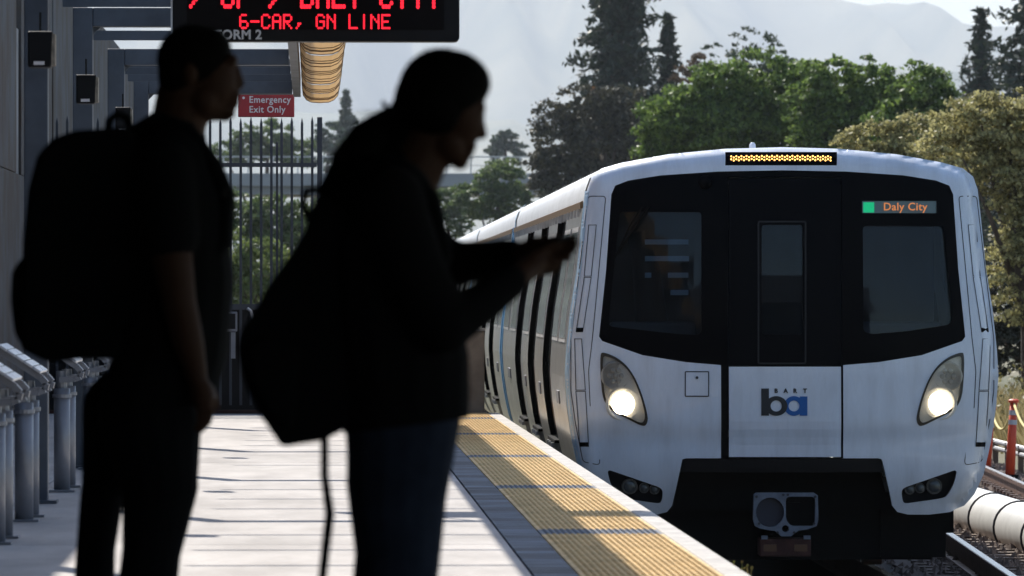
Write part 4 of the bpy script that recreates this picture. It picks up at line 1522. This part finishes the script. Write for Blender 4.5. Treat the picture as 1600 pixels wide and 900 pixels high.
# beyond the overpass
conifer('far_conifer', 'small blue-hazed conifer just right of the picket fence', 541, 141, 760, 78, G_FAR, 40, .2, low=.2, leaf=.9, dens=1.0)
tree('far_tree', 'round blue-hazed tree standing above the overpass rail', [(790, 220, 22, 14), (805, 228, 18, 14), (775, 232, 14, 12), (790, 240, 30, 16)], 720, G_FAR, 160, 30, .5, .8, trunk=790)
tree('far_tree', 'hazy tree beyond the overpass left of the far conifer', [(512, 215, 22, 24), (500, 240, 30, 25), (550, 235, 30, 20)], 700, G_FAR, 160, 30, .5, .8, trunk=512)
tree('overpass_tree', 'rounded light green tree in front of the overpass, left of the train roof', [(780, 285, 42, 34), (745, 310, 34, 30), (800, 320, 36, 34), (765, 335, 40, 26)], 330, G_MID, 520, 44, .2, .38, trunk=775)
tree('overpass_tree', 'half-hidden green tree below the overpass next to the face of the woman', [(700, 320, 30, 28), (680, 345, 30, 26), (715, 350, 22, 26)], 345, G_MID, 300, 40, .2, .38, trunk=700)
# bushes seen through the pickets
tree('fence_tree', 'tallest green tree seen through the top of the picket fence', [(420, 222, 40, 32), (385, 235, 36, 28), (455, 240, 36, 26), (350, 240, 30, 24)], 470, G_MID, 420, 40, .3, .5, trunk=415)
tree('fence_shrub', 'bright green shrub band seen through the lower half of pickets', [(360, 400, 40, 50), (410, 420, 40, 45), (455, 430, 40, 45), (380, 450, 60, 40), (330, 430, 40, 50)], 165, G_FRESH, 520, 42, .10, .2, trunk=395, cat='shrub')
tree('fence_shrub', 'darker green shrub behind the pickets below the overpass', [(365, 345, 42, 42), (420, 350, 46, 44), (470, 355, 40, 42), (330, 350, 36, 40), (440, 380, 60, 40)], 215, G_MID, 620, 42, .13, .26, trunk=415, cat='shrub')
tree('fence_shrub', 'shrub behind the gap between post and woman', [(520, 330, 34, 30), (500, 360, 40, 40), (560, 350, 40, 40)], 225, G_MID, 300, 40, .13, .26, trunk=520, cat='shrub')

# overpass
OD = 400.0
def OX(px): return P(px, 0, OD).x
def OZ(py): return P(490, py, OD).z
ov = thing('overpass', 'pale concrete road overpass with mesh railing crossing behind trees', 'bridge', (0, OD, GZ))
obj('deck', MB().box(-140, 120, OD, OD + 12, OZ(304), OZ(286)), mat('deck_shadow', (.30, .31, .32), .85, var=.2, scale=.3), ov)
obj('parapet', MB().box(-140, 120, OD - .35, OD - .002, OZ(291), OZ(271)), M['overpass'], ov)
obj('top_rail', MB().box(-140, 120, OD - .2, OD - .1, OZ(246), OZ(244)), M['galv'], ov)
obj('top_rail', MB().box(-140, 120, OD - .2, OD - .1, OZ(259), OZ(258)), M['galv'], ov)
for i in range(60):
    x = -40 + i * 1.5
    obj('rail_post', MB().box(x, x + .08, OD - .2, OD - .1, OZ(271) + .002, OZ(246)), M['galv'], ov)
for x in (-60, -32, -12.5, 24, 60):
    obj('pier', MB().box(x, x + 1.6, OD + 2, OD + 10, GZ, OZ(304) - .002), M['overpass'], ov)
# overhead wires near it
for (y0, y1, d, lab) in ((300, 301, 372, 'upper thin wire crossing in front of the overpass'), (325, 338, 365, 'lower thin sagging wire crossing in front of the overpass')):
    a, b = P(640, y0, d), P(870, y1, d)
    tag(obj('overhead_wire', MB().tube([a, a.lerp(b, .5) - Vector((0, 0, .12)), b], .018, 5), M['galv']), lab, 'wire')

# guard rail, orange marker posts and rope beyond the far track
GD = 92.0
gr = thing('guard_rail', 'pale low guard rail behind the orange marker posts', 'guard rail', P(1580, 458, GD) * 1.0)
gr.location.z = GZ
a, b = P(1500, 676, 96), P(1660, 716, 86)
for dz in (0, -.09):
    obj('beam', MB().tube([a + Vector((0, 0, dz)), b + Vector((0, 0, dz))], .035, 8), M['galv'], gr)
for i in range(9):
    p = a.lerp(b, i / 8)
    obj('post', MB().box(p.x - .04, p.x + .04, p.y + .04, p.y + .1, GZ - .1, p.z + .03), M['tie'], gr)
def delineator(px, top, base, d, label, tilt=0):
    t, b = P(px + tilt, top, d), P(px, base, d)
    root = thing('marker_post', label, 'marker post', b, 'orange marker posts beside the far track')
    obj('post', MB().tube([b, b.lerp(t, .45), t], [.062, .056, .046], 14), M['orange'], root, smooth=True)
    obj('cap', MB().tube([t - Vector((0, 0, .0)), t + Vector((0, 0, .03)), t + Vector((0, 0, .045))], [.068, .068, .04], 12), M['orange'], root)
    for f in (.70, .83):
        obj('reflective_band', MB().tube([b.lerp(t, f), b.lerp(t, f + .065)], [.0555, .0535], 14), M['reflect'], root)
    obj('base', MB().tube([b - Vector((0, 0, .06)), b + Vector((0, 0, .02))], [.13, .11], 14), M['rubber'], root)
    return t
k1 = delineator(1578, 629, 744, 83, 'orange-red marker post with two grey bands near the right edge', 6)
k2 = delineator(1541, 640, 732, 87, 'orange-red marker post half hidden by the lower right train corner', 8)
k3 = P(1628, 640, 80)
rp = MB()
rp.tube([k2 + (k1 - k2) * f - Vector((0, 0, .30 * 4 * f * (1 - f))) for f in np.linspace(0, 1, 12)], .018, 6)
rp.tube([k1 + (k3 - k1) * f - Vector((0, 0, .28 * 4 * f * (1 - f))) for f in np.linspace(0, 1, 12)], .018, 6)
tag(obj('rope', rp, M['rope'], smooth=True), 'pale yellow rope slung between the orange marker posts', 'rope')

# dry grass and weeds along the far track
def blades(n, fx, hmin, hmax, wdt):
    mb_v, mb_f = [], []
    for i in range(n):
        x, y, z = fx()
        h = rng.uniform(hmin, hmax)
        a = rng.uniform(0, 6.28)
        dx, dy = math.cos(a) * wdt, math.sin(a) * wdt
        lx, ly = rng.normal(0, h * .25, 2)
        o = len(mb_v)
        mb_v += [(x - dx, y - dy, z), (x + dx, y + dy, z), (x + lx * .5 + dx * .6, y + ly * .5, z + h * .6), (x + lx, y + ly, z + h)]
        mb_f += [(o, o + 1, o + 2), (o, o + 2, o + 3)]
    m_ = MB()
    m_.v, m_.f = mb_v, mb_f
    return m_
def f1():
    y = rng.uniform(86, 124)
    return 9.9 + (y - 86) * .05 + rng.uniform(0, 5), y, GZ - .05
tag(obj('dry_grass', blades(15000, f1, .25, 1.0, .012), leafmat('straw', (.20, .15, .06), (.46, .38, .19), .3)), 'dry straw grass behind the guard rail', 'grass', kind='stuff')
def f2():
    y = rng.uniform(94, 122)
    return 10.5 + rng.uniform(0, 5), y, GZ
wl_pts = np.array([[*f2()] for _ in range(90)])
wl_pts = np.concatenate([c + rng.normal(size=(45, 3)) * np.array([.25, .25, .38]) + np.array([0, 0, .55]) for c in wl_pts])
tag(link('weeds', leaf_mesh('weeds', wl_pts, .09, G_OLIVED)), 'leafy weeds growing along the foot of the shrubs', 'weeds', kind='stuff')

# far wood along the foot of the hills that reads as one mass
far = []
for i in range(900):
    px = rng.uniform(250, 1750)
    d = rng.uniform(900, 1900)
    c = P(px, 458, d)
    h = rng.uniform(5, 11)
    q = rng.normal(size=(22, 3)) * np.array([2.6, 2.6, h * .28])
    far.append(q + np.array([c.x, d, GZ + h * .55]))
tag(link('distant_wood', leaf_mesh('distant_wood', np.concatenate(far), 2.0, G_FAR)), 'distant hazy line of trees at the foot of the hills', 'woods', kind='stuff')

# the air: thin even haze
hzb = MB().box(-6800, 6800, -700, 17500, GZ - 1.6, 1150)
hm = bpy.data.materials.new('haze')
hm.use_nodes = True
hn = hm.node_tree
hn.nodes.remove(hn.nodes['Principled BSDF'])
pv = hn.nodes.new('ShaderNodeVolumePrincipled')
pv.inputs['Color'].default_value = (.71, .79, .90, 1)
pv.inputs['Density'].default_value = HAZE
pv.inputs['Anisotropy'].default_value = .35
hn.links.new(pv.outputs[0], hn.nodes['Material Output'].inputs['Volume'])
tag(obj('haze', hzb, hm), 'thin pale haze filling the air', 'haze', kind='stuff')
# ================================================================== PEOPLE
class Fig:
    """a figure laid out in photo pixels at distance d"""
    def __init__(s, d):
        s.d = d
        s.k = d / FPX
    def p(s, px, py, dy=0.0):
        v = P(px, py, s.d)
        return Vector((v.x, s.d + dy, v.z))
    def cap(s, mb, a, ra, b, rb, infl=0.0):
        mb.capsule(s.p(*a), ra * s.k + infl, s.p(*b), rb * s.k + infl)
    def chain(s, mb, pts, infl=0.0):                # pts: (px,py,dy,r_px)
        for a, b in zip(pts[:-1], pts[1:]):
            mb.capsule(s.p(*a[:3]), a[3] * s.k + infl, s.p(*b[:3]), b[3] * s.k + infl)
    def ell(s, mb, c, rx, ry, dep, rot=0.0, infl=0.0):
        mb.ell(s.p(*c), (rx * s.k + infl, dep + infl, ry * s.k + infl), rot)
    def prism(s, mb, pts, y0, y1):
        q = [s.p(*a) for a in pts]
        mb.prism([(v.x, v.z) for v in q], s.d + y0, s.d + y1)

def fingers(f, mb, base, dirs, lens, r):
    """each finger: root point, two bends"""
    for (b, ds, ln) in zip(base, dirs, lens):
        p = Vector(b)
        rr = r
        for dvec, l in zip(ds, ln):
            q = p + Vector(dvec).normalized() * l
            mb.capsule(p, rr, q, rr * .88, 8, 3)
            p, rr = q, rr * .9

def shoe(f, mb, px, py, dy, sc):
    a, b = f.p(px, py, dy), f.p(px, py, dy)
    mb.capsule(a + Vector((-.03, 0, .045)), .045, a + Vector((.17, 0, .035)), .036)

# ---------------------------------------------------------------- woman with the phone
WD = 12.9
F_ = Fig(WD)
wroot = thing('person', 'person in dark jacket and jeans with ponytail looking down at a phone', 'person', (F_.p(625, 458).x, WD, 0))
FLOOR = 458 + CAMZ / F_.k
def w_core(mb, i=0.0):
    for s in (-1, 1):
        F_.chain(mb, [(608, 318, s * .105, 66), (600, 400, s * .09, 84), (612, 520, s * .085, 88), (628, 640, s * .085, 88)], i)
def w_arms(mb, i=0.0, end=1.0):
    F_.chain(mb, [(606, 318, -.17, 50), (645, 428, -.205, 44), (690, 508, -.215, 36), (750, 472, -.17, 26), (806, 430, -.11, 19)], i)
    F_.chain(mb, [(620, 318, .17, 50), (660, 380, .205, 42), (705, 414, .21, 32), (764, 404, .16, 24), (815, 396, .09, 18)], i)
def w_legs(mb, i=0.0):
    F_.chain(mb, [(628, 650, -.085, 88), (622, 760, -.09, 74), (626, 870, -.095, 58), (612, 1000, -.10, 52), (604, FLOOR - 60, -.10, 36)], i)
    F_.chain(mb, [(632, 650, .085, 88), (616, 760, .09, 72), (612, 870, .095, 54), (596, 1000, .11, 50), (584, FLOOR - 60, .12, 36)], i)
b = MB()
F_.ell(b, (694, 148, 0), 64, 70, .074)
F_.ell(b, (716, 178, 0), 42, 62, .064, .12)
F_.cap(b, (690, 222, 0), 34, (716, 244, 0), 19)
F_.cap(b, (700, 225, -.03), 26, (716, 246, 0), 17)
F_.cap(b, (700, 225, .03), 26, (716, 246, 0), 17)
F_.cap(b, (748, 182, 0), 8, (753, 210, 0), 9)          # nose
F_.cap(b, (738, 214, -.008), 7, (738, 214, .008), 7)
F_.cap(b, (750, 168, -.03), 9, (750, 168, .03), 9)     # brow
F_.cap(b, (736, 228, -.014), 9, (736, 228, .014), 9)   # lips
F_.cap(b, (732, 239, -.012), 8.5, (732, 239, .012), 8.5)
F_.cap(b, (719, 253, -.008), 13, (719, 253, .008), 13)   # chin
for s in (-1, 1):
    F_.ell(b, (684, 182, s * .075), 13, 22, .010)       # ears
F_.chain(b, [(672, 215, 0, 44), (650, 262, 0, 46), (622, 310, 0, 56)])
w_core(b, -.012)
w_arms(b, -.006)
w_legs(b, -.012)
for s, hx in ((-1, 606), (1, 586)):
    a = F_.p(hx, 458, s * .105)
    b.capsule((a.x - .02, a.y, .07), .036, (a.x + .14, a.y, .045), .028)
# near hand, palm up under the phone's edge, fingers curled around it
pw = F_.p(806, 432, -.11)
pc = F_.p(834, 412, -.055)
b.capsule(pw, .024, pc, .026)
b.capsule(F_.p(826, 420, -.085), .018, F_.p(846, 402, -.045), .018)
fb = [F_.p(846 - j * 2, 408 + j * 6, -.062 + j * .013) for j in range(4)]
fingers(F_, b, fb, [((1, .15, .10), (1, .2, .0), (1, .3, .05))] + [((1, .25, .12 - j * .03), (.8, .8, .1), (-.2, 1, .3)) for j in range(1, 4)], [(.026, .018, .012), (.026, .020, .016), (.024, .019, .015), (.020, .016, .012)], .0078)
fingers(F_, b, [F_.p(830, 400, -.075)], [((1, .1, .55), (1, .35, .25))], [(.032, .026)], .0100)
# far hand holding the phone from behind, index finger stretched out
pw = F_.p(815, 396, .09)
pc = F_.p(842, 388, .05)
b.capsule(pw, .023, pc, .026)
b.capsule(F_.p(832, 398, .075), .018, F_.p(852, 388, .03), .018)
fb = [F_.p(852, 382 + j * 4, .05 - j * .012) for j in range(4)]
fingers(F_, b, fb, [((1, -.15, .36 - j * .17), (1, -.35, .22 - j * .2), (.8, -.6, .1)) for j in range(4)], [(.032, .026, .010), (.033, .024, .014), (.030, .020, .014), (.024, .016, .012)], .0086)
fingers(F_, b, [F_.p(838, 384, .03)], [((1, -.3, .45), (1, -.4, .2))], [(.030, .022)], .0098)
obj('body', remeshed(b, .0048, 3, 'body'), M['skin'], wroot)
# jacket
j = MB()
w_core(j, .008)
F_.chain(j, [(606, 318, -.17, 54), (645, 428, -.205, 48), (690, 508, -.215, 41), (750, 472, -.17, 30), (794, 440, -.12, 25)], .004)
F_.chain(j, [(620, 318, .17, 54), (660, 380, .205, 46), (705, 414, .21, 36), (764, 404, .16, 27), (803, 398, .10, 23)], .004)
F_.chain(j, [(634, 262, 0, 40), (612, 305, 0, 68)], .004)   # collar
F_.chain(j, [(590, 280, -.07, 42), (590, 280, .07, 42)])     # bunched hood
F_.chain(j, [(550, 322, -.07, 36), (550, 322, .07, 36)])
for s in (-1, 1):
    F_.chain(j, [(640, 560, s * .09, 90), (640, 640, s * .09, 90)], .004)
    F_.chain(j, [(625, 655, s * .09, 94), (632, 668, s * .09, 90)])
obj('jacket', hemmed(remeshed(j, .008, 5, 'jacket'), F_.p(0, 664).z - .12 * F_.p(625, 664).x), M['clothdark'], wroot)
t = MB()
w_legs(t, .005)
obj('jeans', remeshed(t, .008, 4, 'jeans'), M['jeans'], wroot)
for s, hx in ((-1, 606), (1, 586)):
    a = F_.p(hx, 458, s * .105)
    m_ = MB()
    m_.capsule((a.x - .03, a.y, .062), .052, (a.x + .05, a.y, .06), .048)
    m_.capsule((a.x + .03, a.y, .045), .044, (a.x + .165, a.y, .036), .034)
    m_.capsule((a.x - .03, a.y, .03), .030, (a.x + .165, a.y, .026), .026)
    obj('shoe', remeshed(m_, .006, 3, 'shoe'), M['shoe'], wroot)
h = MB()
F_.ell(h, (690, 144, 0), 70, 70, .084, .15)
F_.ell(h, (716, 122, 0), 54, 42, .070, .45)
F_.ell(h, (664, 160, 0), 50, 58, .082)
for s in (-1, 1):
    F_.ell(h, (678, 168, s * .055), 44, 44, .034)
    F_.ell(h, (690, 178, s * .066), 26, 34, .022)
F_.cap(h, (632, 168, 0), 22, (610, 182, 0), 13)              # gathered at the tie
F_.chain(h, [(607, 186, 0, 11), (588, 212, 0, 27), (564, 242, 0, 31), (536, 268, 0, 25), (514, 296, .01, 18), (500, 325, .01, 8)])
F_.chain(h, [(642, 190, 0, 32), (626, 230, 0, 30), (602, 262, 0, 34)])
F_.chain(h, [(600, 180, .01, 12), (566, 204, .02, 16), (534, 234, .02, 10), (518, 246, .02, 4)])
hr = obj('hair', remeshed(h, .006, 3, 'hair'), M['hair'], wroot)
obj('hair_tie', MB().tube([F_.p(611, 171, 0), F_.p(606, 175, 0)], 19 * F_.k, 16), M['clothblack'], hr, smooth=True)
st_ = MB()
for i in range(70):                                           # loose strands round the ponytail and crown
    f = rng.random()
    a = Vector(F_.p(604, 180, rng.uniform(-.02, .02))).lerp(F_.p(540, 245, rng.uniform(-.03, .03)), f)
    e = a + Vector((rng.uniform(-.055, -.005), rng.uniform(-.02, .02), rng.uniform(-.05, .02)))
    st_.tube([a, a.lerp(e, .5) + Vector((0, 0, .008)), e], [.0012, .0010, .0005], 4, cap=False)
for i in range(40):
    t_ = rng.uniform(.6, 2.9)
    a = F_.p(690 + 66 * math.cos(t_), 146 - 66 * math.sin(t_), rng.uniform(-.03, .03))
    e = a + Vector((rng.uniform(-.02, .012), 0, rng.uniform(.002, .014)))
    st_.tube([a, e], [.0010, .0004], 4, cap=False)
tag(obj('loose_strands', st_, M['hair'], hr), kind='stuff')
# phone in her hands
ph = thing('phone', 'slim dark phone held up in the hands of the woman', 'phone', F_.p(866, 384, 0))
a, b_ = F_.p(836, 396, 0), F_.p(894, 372, 0)
dv = (b_ - a).normalized()
nv = Vector((-dv.z, 0, dv.x))
q = [a, b_, b_ + nv * .008, a + nv * .008]
o = obj('case', MB().prism([(v.x, v.z) for v in q], WD - .036, WD + .036), M['phone'], ph, bevel=.003)
q2 = [a + nv * .0083 + dv * .004, b_ + nv * .0083 - dv * .004, b_ + nv * .0088 - dv * .004, a + nv * .0088 + dv * .004]
obj('screen', MB().prism([(v.x, v.z) for v in q2], WD - .033, WD + .033), M['blackgloss'], ph)
# her backpack, hanging low
bk = thing('backpack', 'black backpack hanging low behind the woman with a dangling strap', 'backpack', F_.p(470, 690, 0))
m_ = MB()
F_.prism(m_, [(500, 300), (484, 330), (476, 362), (454, 398), (420, 446), (399, 484), (378, 514), (371, 545), (384, 604), (408, 648), (441, 696), (506, 686), (545, 664), (560, 560), (556, 420), (545, 330)], -.15, .15)
obj('pack_body', remeshed(m_, .009, 4, 'pack_body', .5), M['bagblack'], bk)
m_ = MB()
F_.prism(m_, [(412, 520), (386, 545), (398, 606), (425, 655), (460, 668), (470, 540)], -.175, -.10)
obj('front_pocket', remeshed(m_, .008, 6, 'front_pocket', .5), M['bagblack'], bk)
for s in (-1, 1):
    obj('shoulder_strap', MB().tube([F_.p(548, 330, s * .10), F_.p(575, 262, s * .13), F_.p(625, 262, s * .14), F_.p(672, 312, s * .14), F_.p(690, 400, s * .15), F_.p(650, 520, s * .19), F_.p(560, 600, s * .15)], .019, 8), M['bagblack'], bk, smooth=True)
obj('hanging_strap', MB().tube([F_.p(507, 670, -.12), F_.p(507, 740, -.12), F_.p(515, 800, -.12), F_.p(509, 850, -.12), F_.p(503, 905, -.12), F_.p(500, 960, -.12)], [.008, .008, .0095, .009, .0085, .007], 8), M['bagblack'], bk, smooth=True)
obj('haul_loop', MB().tube([F_.p(485, 345, -.02), F_.p(474, 322, -.02), F_.p(478, 298, 0), F_.p(496, 296, .02)], .008, 8), M['bagblack'], bk, smooth=True)

# ---------------------------------------------------------------- man with the large backpack
MD = 15.6
G_ = Fig(MD)
mroot = thing('person', 'person in dark short-sleeved shirt and trousers wearing a large backpack', 'person', (G_.p(230, 458).x, MD, 0))
FLM = 458 + CAMZ / G_.k
def m_core(mb, i=0.0):
    for s in (-1, 1):
        G_.chain(mb, [(268, 262, s * .12, 58), (276, 330, s * .10, 74), (280, 440, s * .095, 80), (268, 550, s * .09, 82), (238, 640, s * .085, 80)], i)
def m_legs(mb, i=0.0):
    G_.chain(mb, [(236, 655, -.09, 78), (252, 755, -.10, 56), (238, 862, -.10, 42), (222, 1000, -.10, 44), (205, FLM - 60, -.10, 34)], i)
    G_.chain(mb, [(200, 650, .09, 74), (158, 770, .10, 31), (147, 862, .10, 27), (143, 1000, .10, 30), (142, FLM - 60, .10, 30)], i)
b = MB()
G_.ell(b, (303, 100, 0), 54, 58, .074)
G_.ell(b, (330, 128, 0), 42, 56, .064)
G_.cap(b, (318, 160, 0), 34, (350, 174, 0), 17)
for s in (-1, 1):
    G_.cap(b, (318, 158, s * .035), 26, (348, 174, 0), 16)
    G_.ell(b, (297, 118, s * .078), 12, 20, .010)
G_.cap(b, (362, 94, -.03), 10, (362, 94, .03), 10)
G_.cap(b, (368, 106, 0), 7, (374, 130, 0), 9)
G_.cap(b, (363, 135, -.01), 8, (363, 135, .01), 8)
G_.cap(b, (367, 149, -.016), 9, (367, 149, .016), 9)
G_.cap(b, (365, 160, -.014), 9, (365, 160, .014), 9)
G_.cap(b, (357, 176, -.012), 11, (357, 176, .012), 11)
G_.chain(b, [(288, 150, 0, 44), (278, 200, 0, 44), (268, 245, 0, 54)])
m_core(b, -.012)
m_legs(b, -.012)
ARM = [(262, 270, -.185, 40), (268, 370, -.225, 34), (282, 470, -.245, 28), (297, 535, -.235, 25), (310, 588, -.215, 17)]
ARM2 = [(283, 270, .185, 40), (288, 370, .225, 32), (288, 470, .245, 27), (298, 540, .235, 24), (306, 590, .215, 17)]
G_.chain(b, ARM)
G_.chain(b, ARM2)
for (hx, hy, dy) in ((310, 588, -.215), (306, 590, .215)):
    w0, w1 = G_.p(hx, hy, dy), G_.p(hx + 9, hy + 30, dy)
    b.capsule(w0, .022, w1, .030)
    s = 1 if dy > 0 else -1
    fb = [G_.p(hx + 2 + q * 6, hy + 40 - q * 1.5, dy) for q in range(4)]
    fingers(G_, b, fb, [((.12, -s * .1, -1), (-.15, -s * .25, -1), (-.45, -s * .3, -.8)) for q in range(4)], [(.030, .020, .014), (.034, .024, .016), (.033, .023, .016), (.028, .020, .014)], .0088)
    fingers(G_, b, [G_.p(hx + 20, hy + 14, dy - s * .01)], [((.5, -s * .3, -1), (.05, -s * .2, -1))], [(.032, .026)], .0098)
obj('body', remeshed(b, .0058, 4, 'body'), M['skin'], mroot)
sh = MB()
m_core(sh, .008)
G_.chain(sh, [(262, 268, -.18, 44), (266, 330, -.21, 43), (268, 368, -.225, 44)], .004)
G_.chain(sh, [(283, 268, .18, 44), (286, 330, .21, 42), (288, 368, .225, 42)], .004)
G_.chain(sh, [(285, 222, 0, 38), (270, 250, 0, 60)], .002)
obj('shirt', hemmed(remeshed(sh, .008, 5, 'shirt'), G_.p(0, 640).z - .12 * G_.p(240, 640).x), M['clothblack'], mroot)
t = MB()
m_legs(t, .007)
obj('trousers', remeshed(t, .008, 4, 'trousers'), M['trouser'], mroot)
for (hx, s) in ((207, -1), (142, 1)):
    a = G_.p(hx, 458, s * .10)
    m_ = MB()
    m_.capsule((a.x - .03, a.y, .062), .056, (a.x + .05, a.y, .06), .05)
    m_.capsule((a.x + .03, a.y, .048), .048, (a.x + .19, a.y, .038), .036)
    m_.capsule((a.x - .03, a.y, .03), .030, (a.x + .19, a.y, .026), .026)
    obj('shoe', remeshed(m_, .006, 3, 'shoe'), M['shoe'], mroot)
h = MB()
G_.ell(h, (302, 94, 0), 58, 57, .083)
G_.ell(h, (325, 78, 0), 38, 36, .072, .4)
G_.ell(h, (277, 116, 0), 31, 48, .076)
obj('hair', remeshed(h, .006, 3, 'hair'), M['hair'], mroot)
mb_ = thing('backpack', 'large bulky black backpack worn by the man at left', 'backpack', G_.p(110, 560, 0))
m_ = MB()
G_.prism(m_, [(205, 200), (165, 203), (120, 206), (86, 218), (62, 244), (48, 296), (40, 380), (38, 470), (36, 545), (80, 566), (130, 560), (190, 560), (215, 470), (225, 330), (228, 240)], -.17, .17)
obj('pack_body', remeshed(m_, .009, 12, 'pack_body', .55), M['bagblack'], mb_)
m_ = MB()
G_.prism(m_, [(70, 396), (38, 402), (22, 425), (20, 470), (26, 520), (42, 548), (75, 556)], -.14, .14)
obj('front_pocket', remeshed(m_, .008, 6, 'front_pocket', .5), M['bagblack'], mb_)
obj('haul_loop', MB().tube([G_.p(168, 215, -.03), G_.p(172, 188, -.03), G_.p(184, 178, 0), G_.p(198, 184, .02), G_.p(206, 210, .03)], .010, 8), M['bagblack'], mb_, smooth=True)
for s in (-1, 1):
    obj('shoulder_strap', MB().tube([G_.p(205, 215, s * .09), G_.p(245, 188, s * .12), G_.p(295, 205, s * .14), G_.p(336, 262, s * .14), G_.p(354, 305, s * .135), G_.p(350, 380, s * .15), G_.p(290, 460, s * .19), G_.p(200, 520, s * .16)], .020, 8), M['bagblack'], mb_, smooth=True)
    obj('strap_buckle', MB().box(G_.p(349, 0).x, G_.p(357, 0).x, MD + s * .135 - .02, MD + s * .135 + .02, G_.p(0, 310).z, G_.p(0, 294).z), M['phone'], mb_)
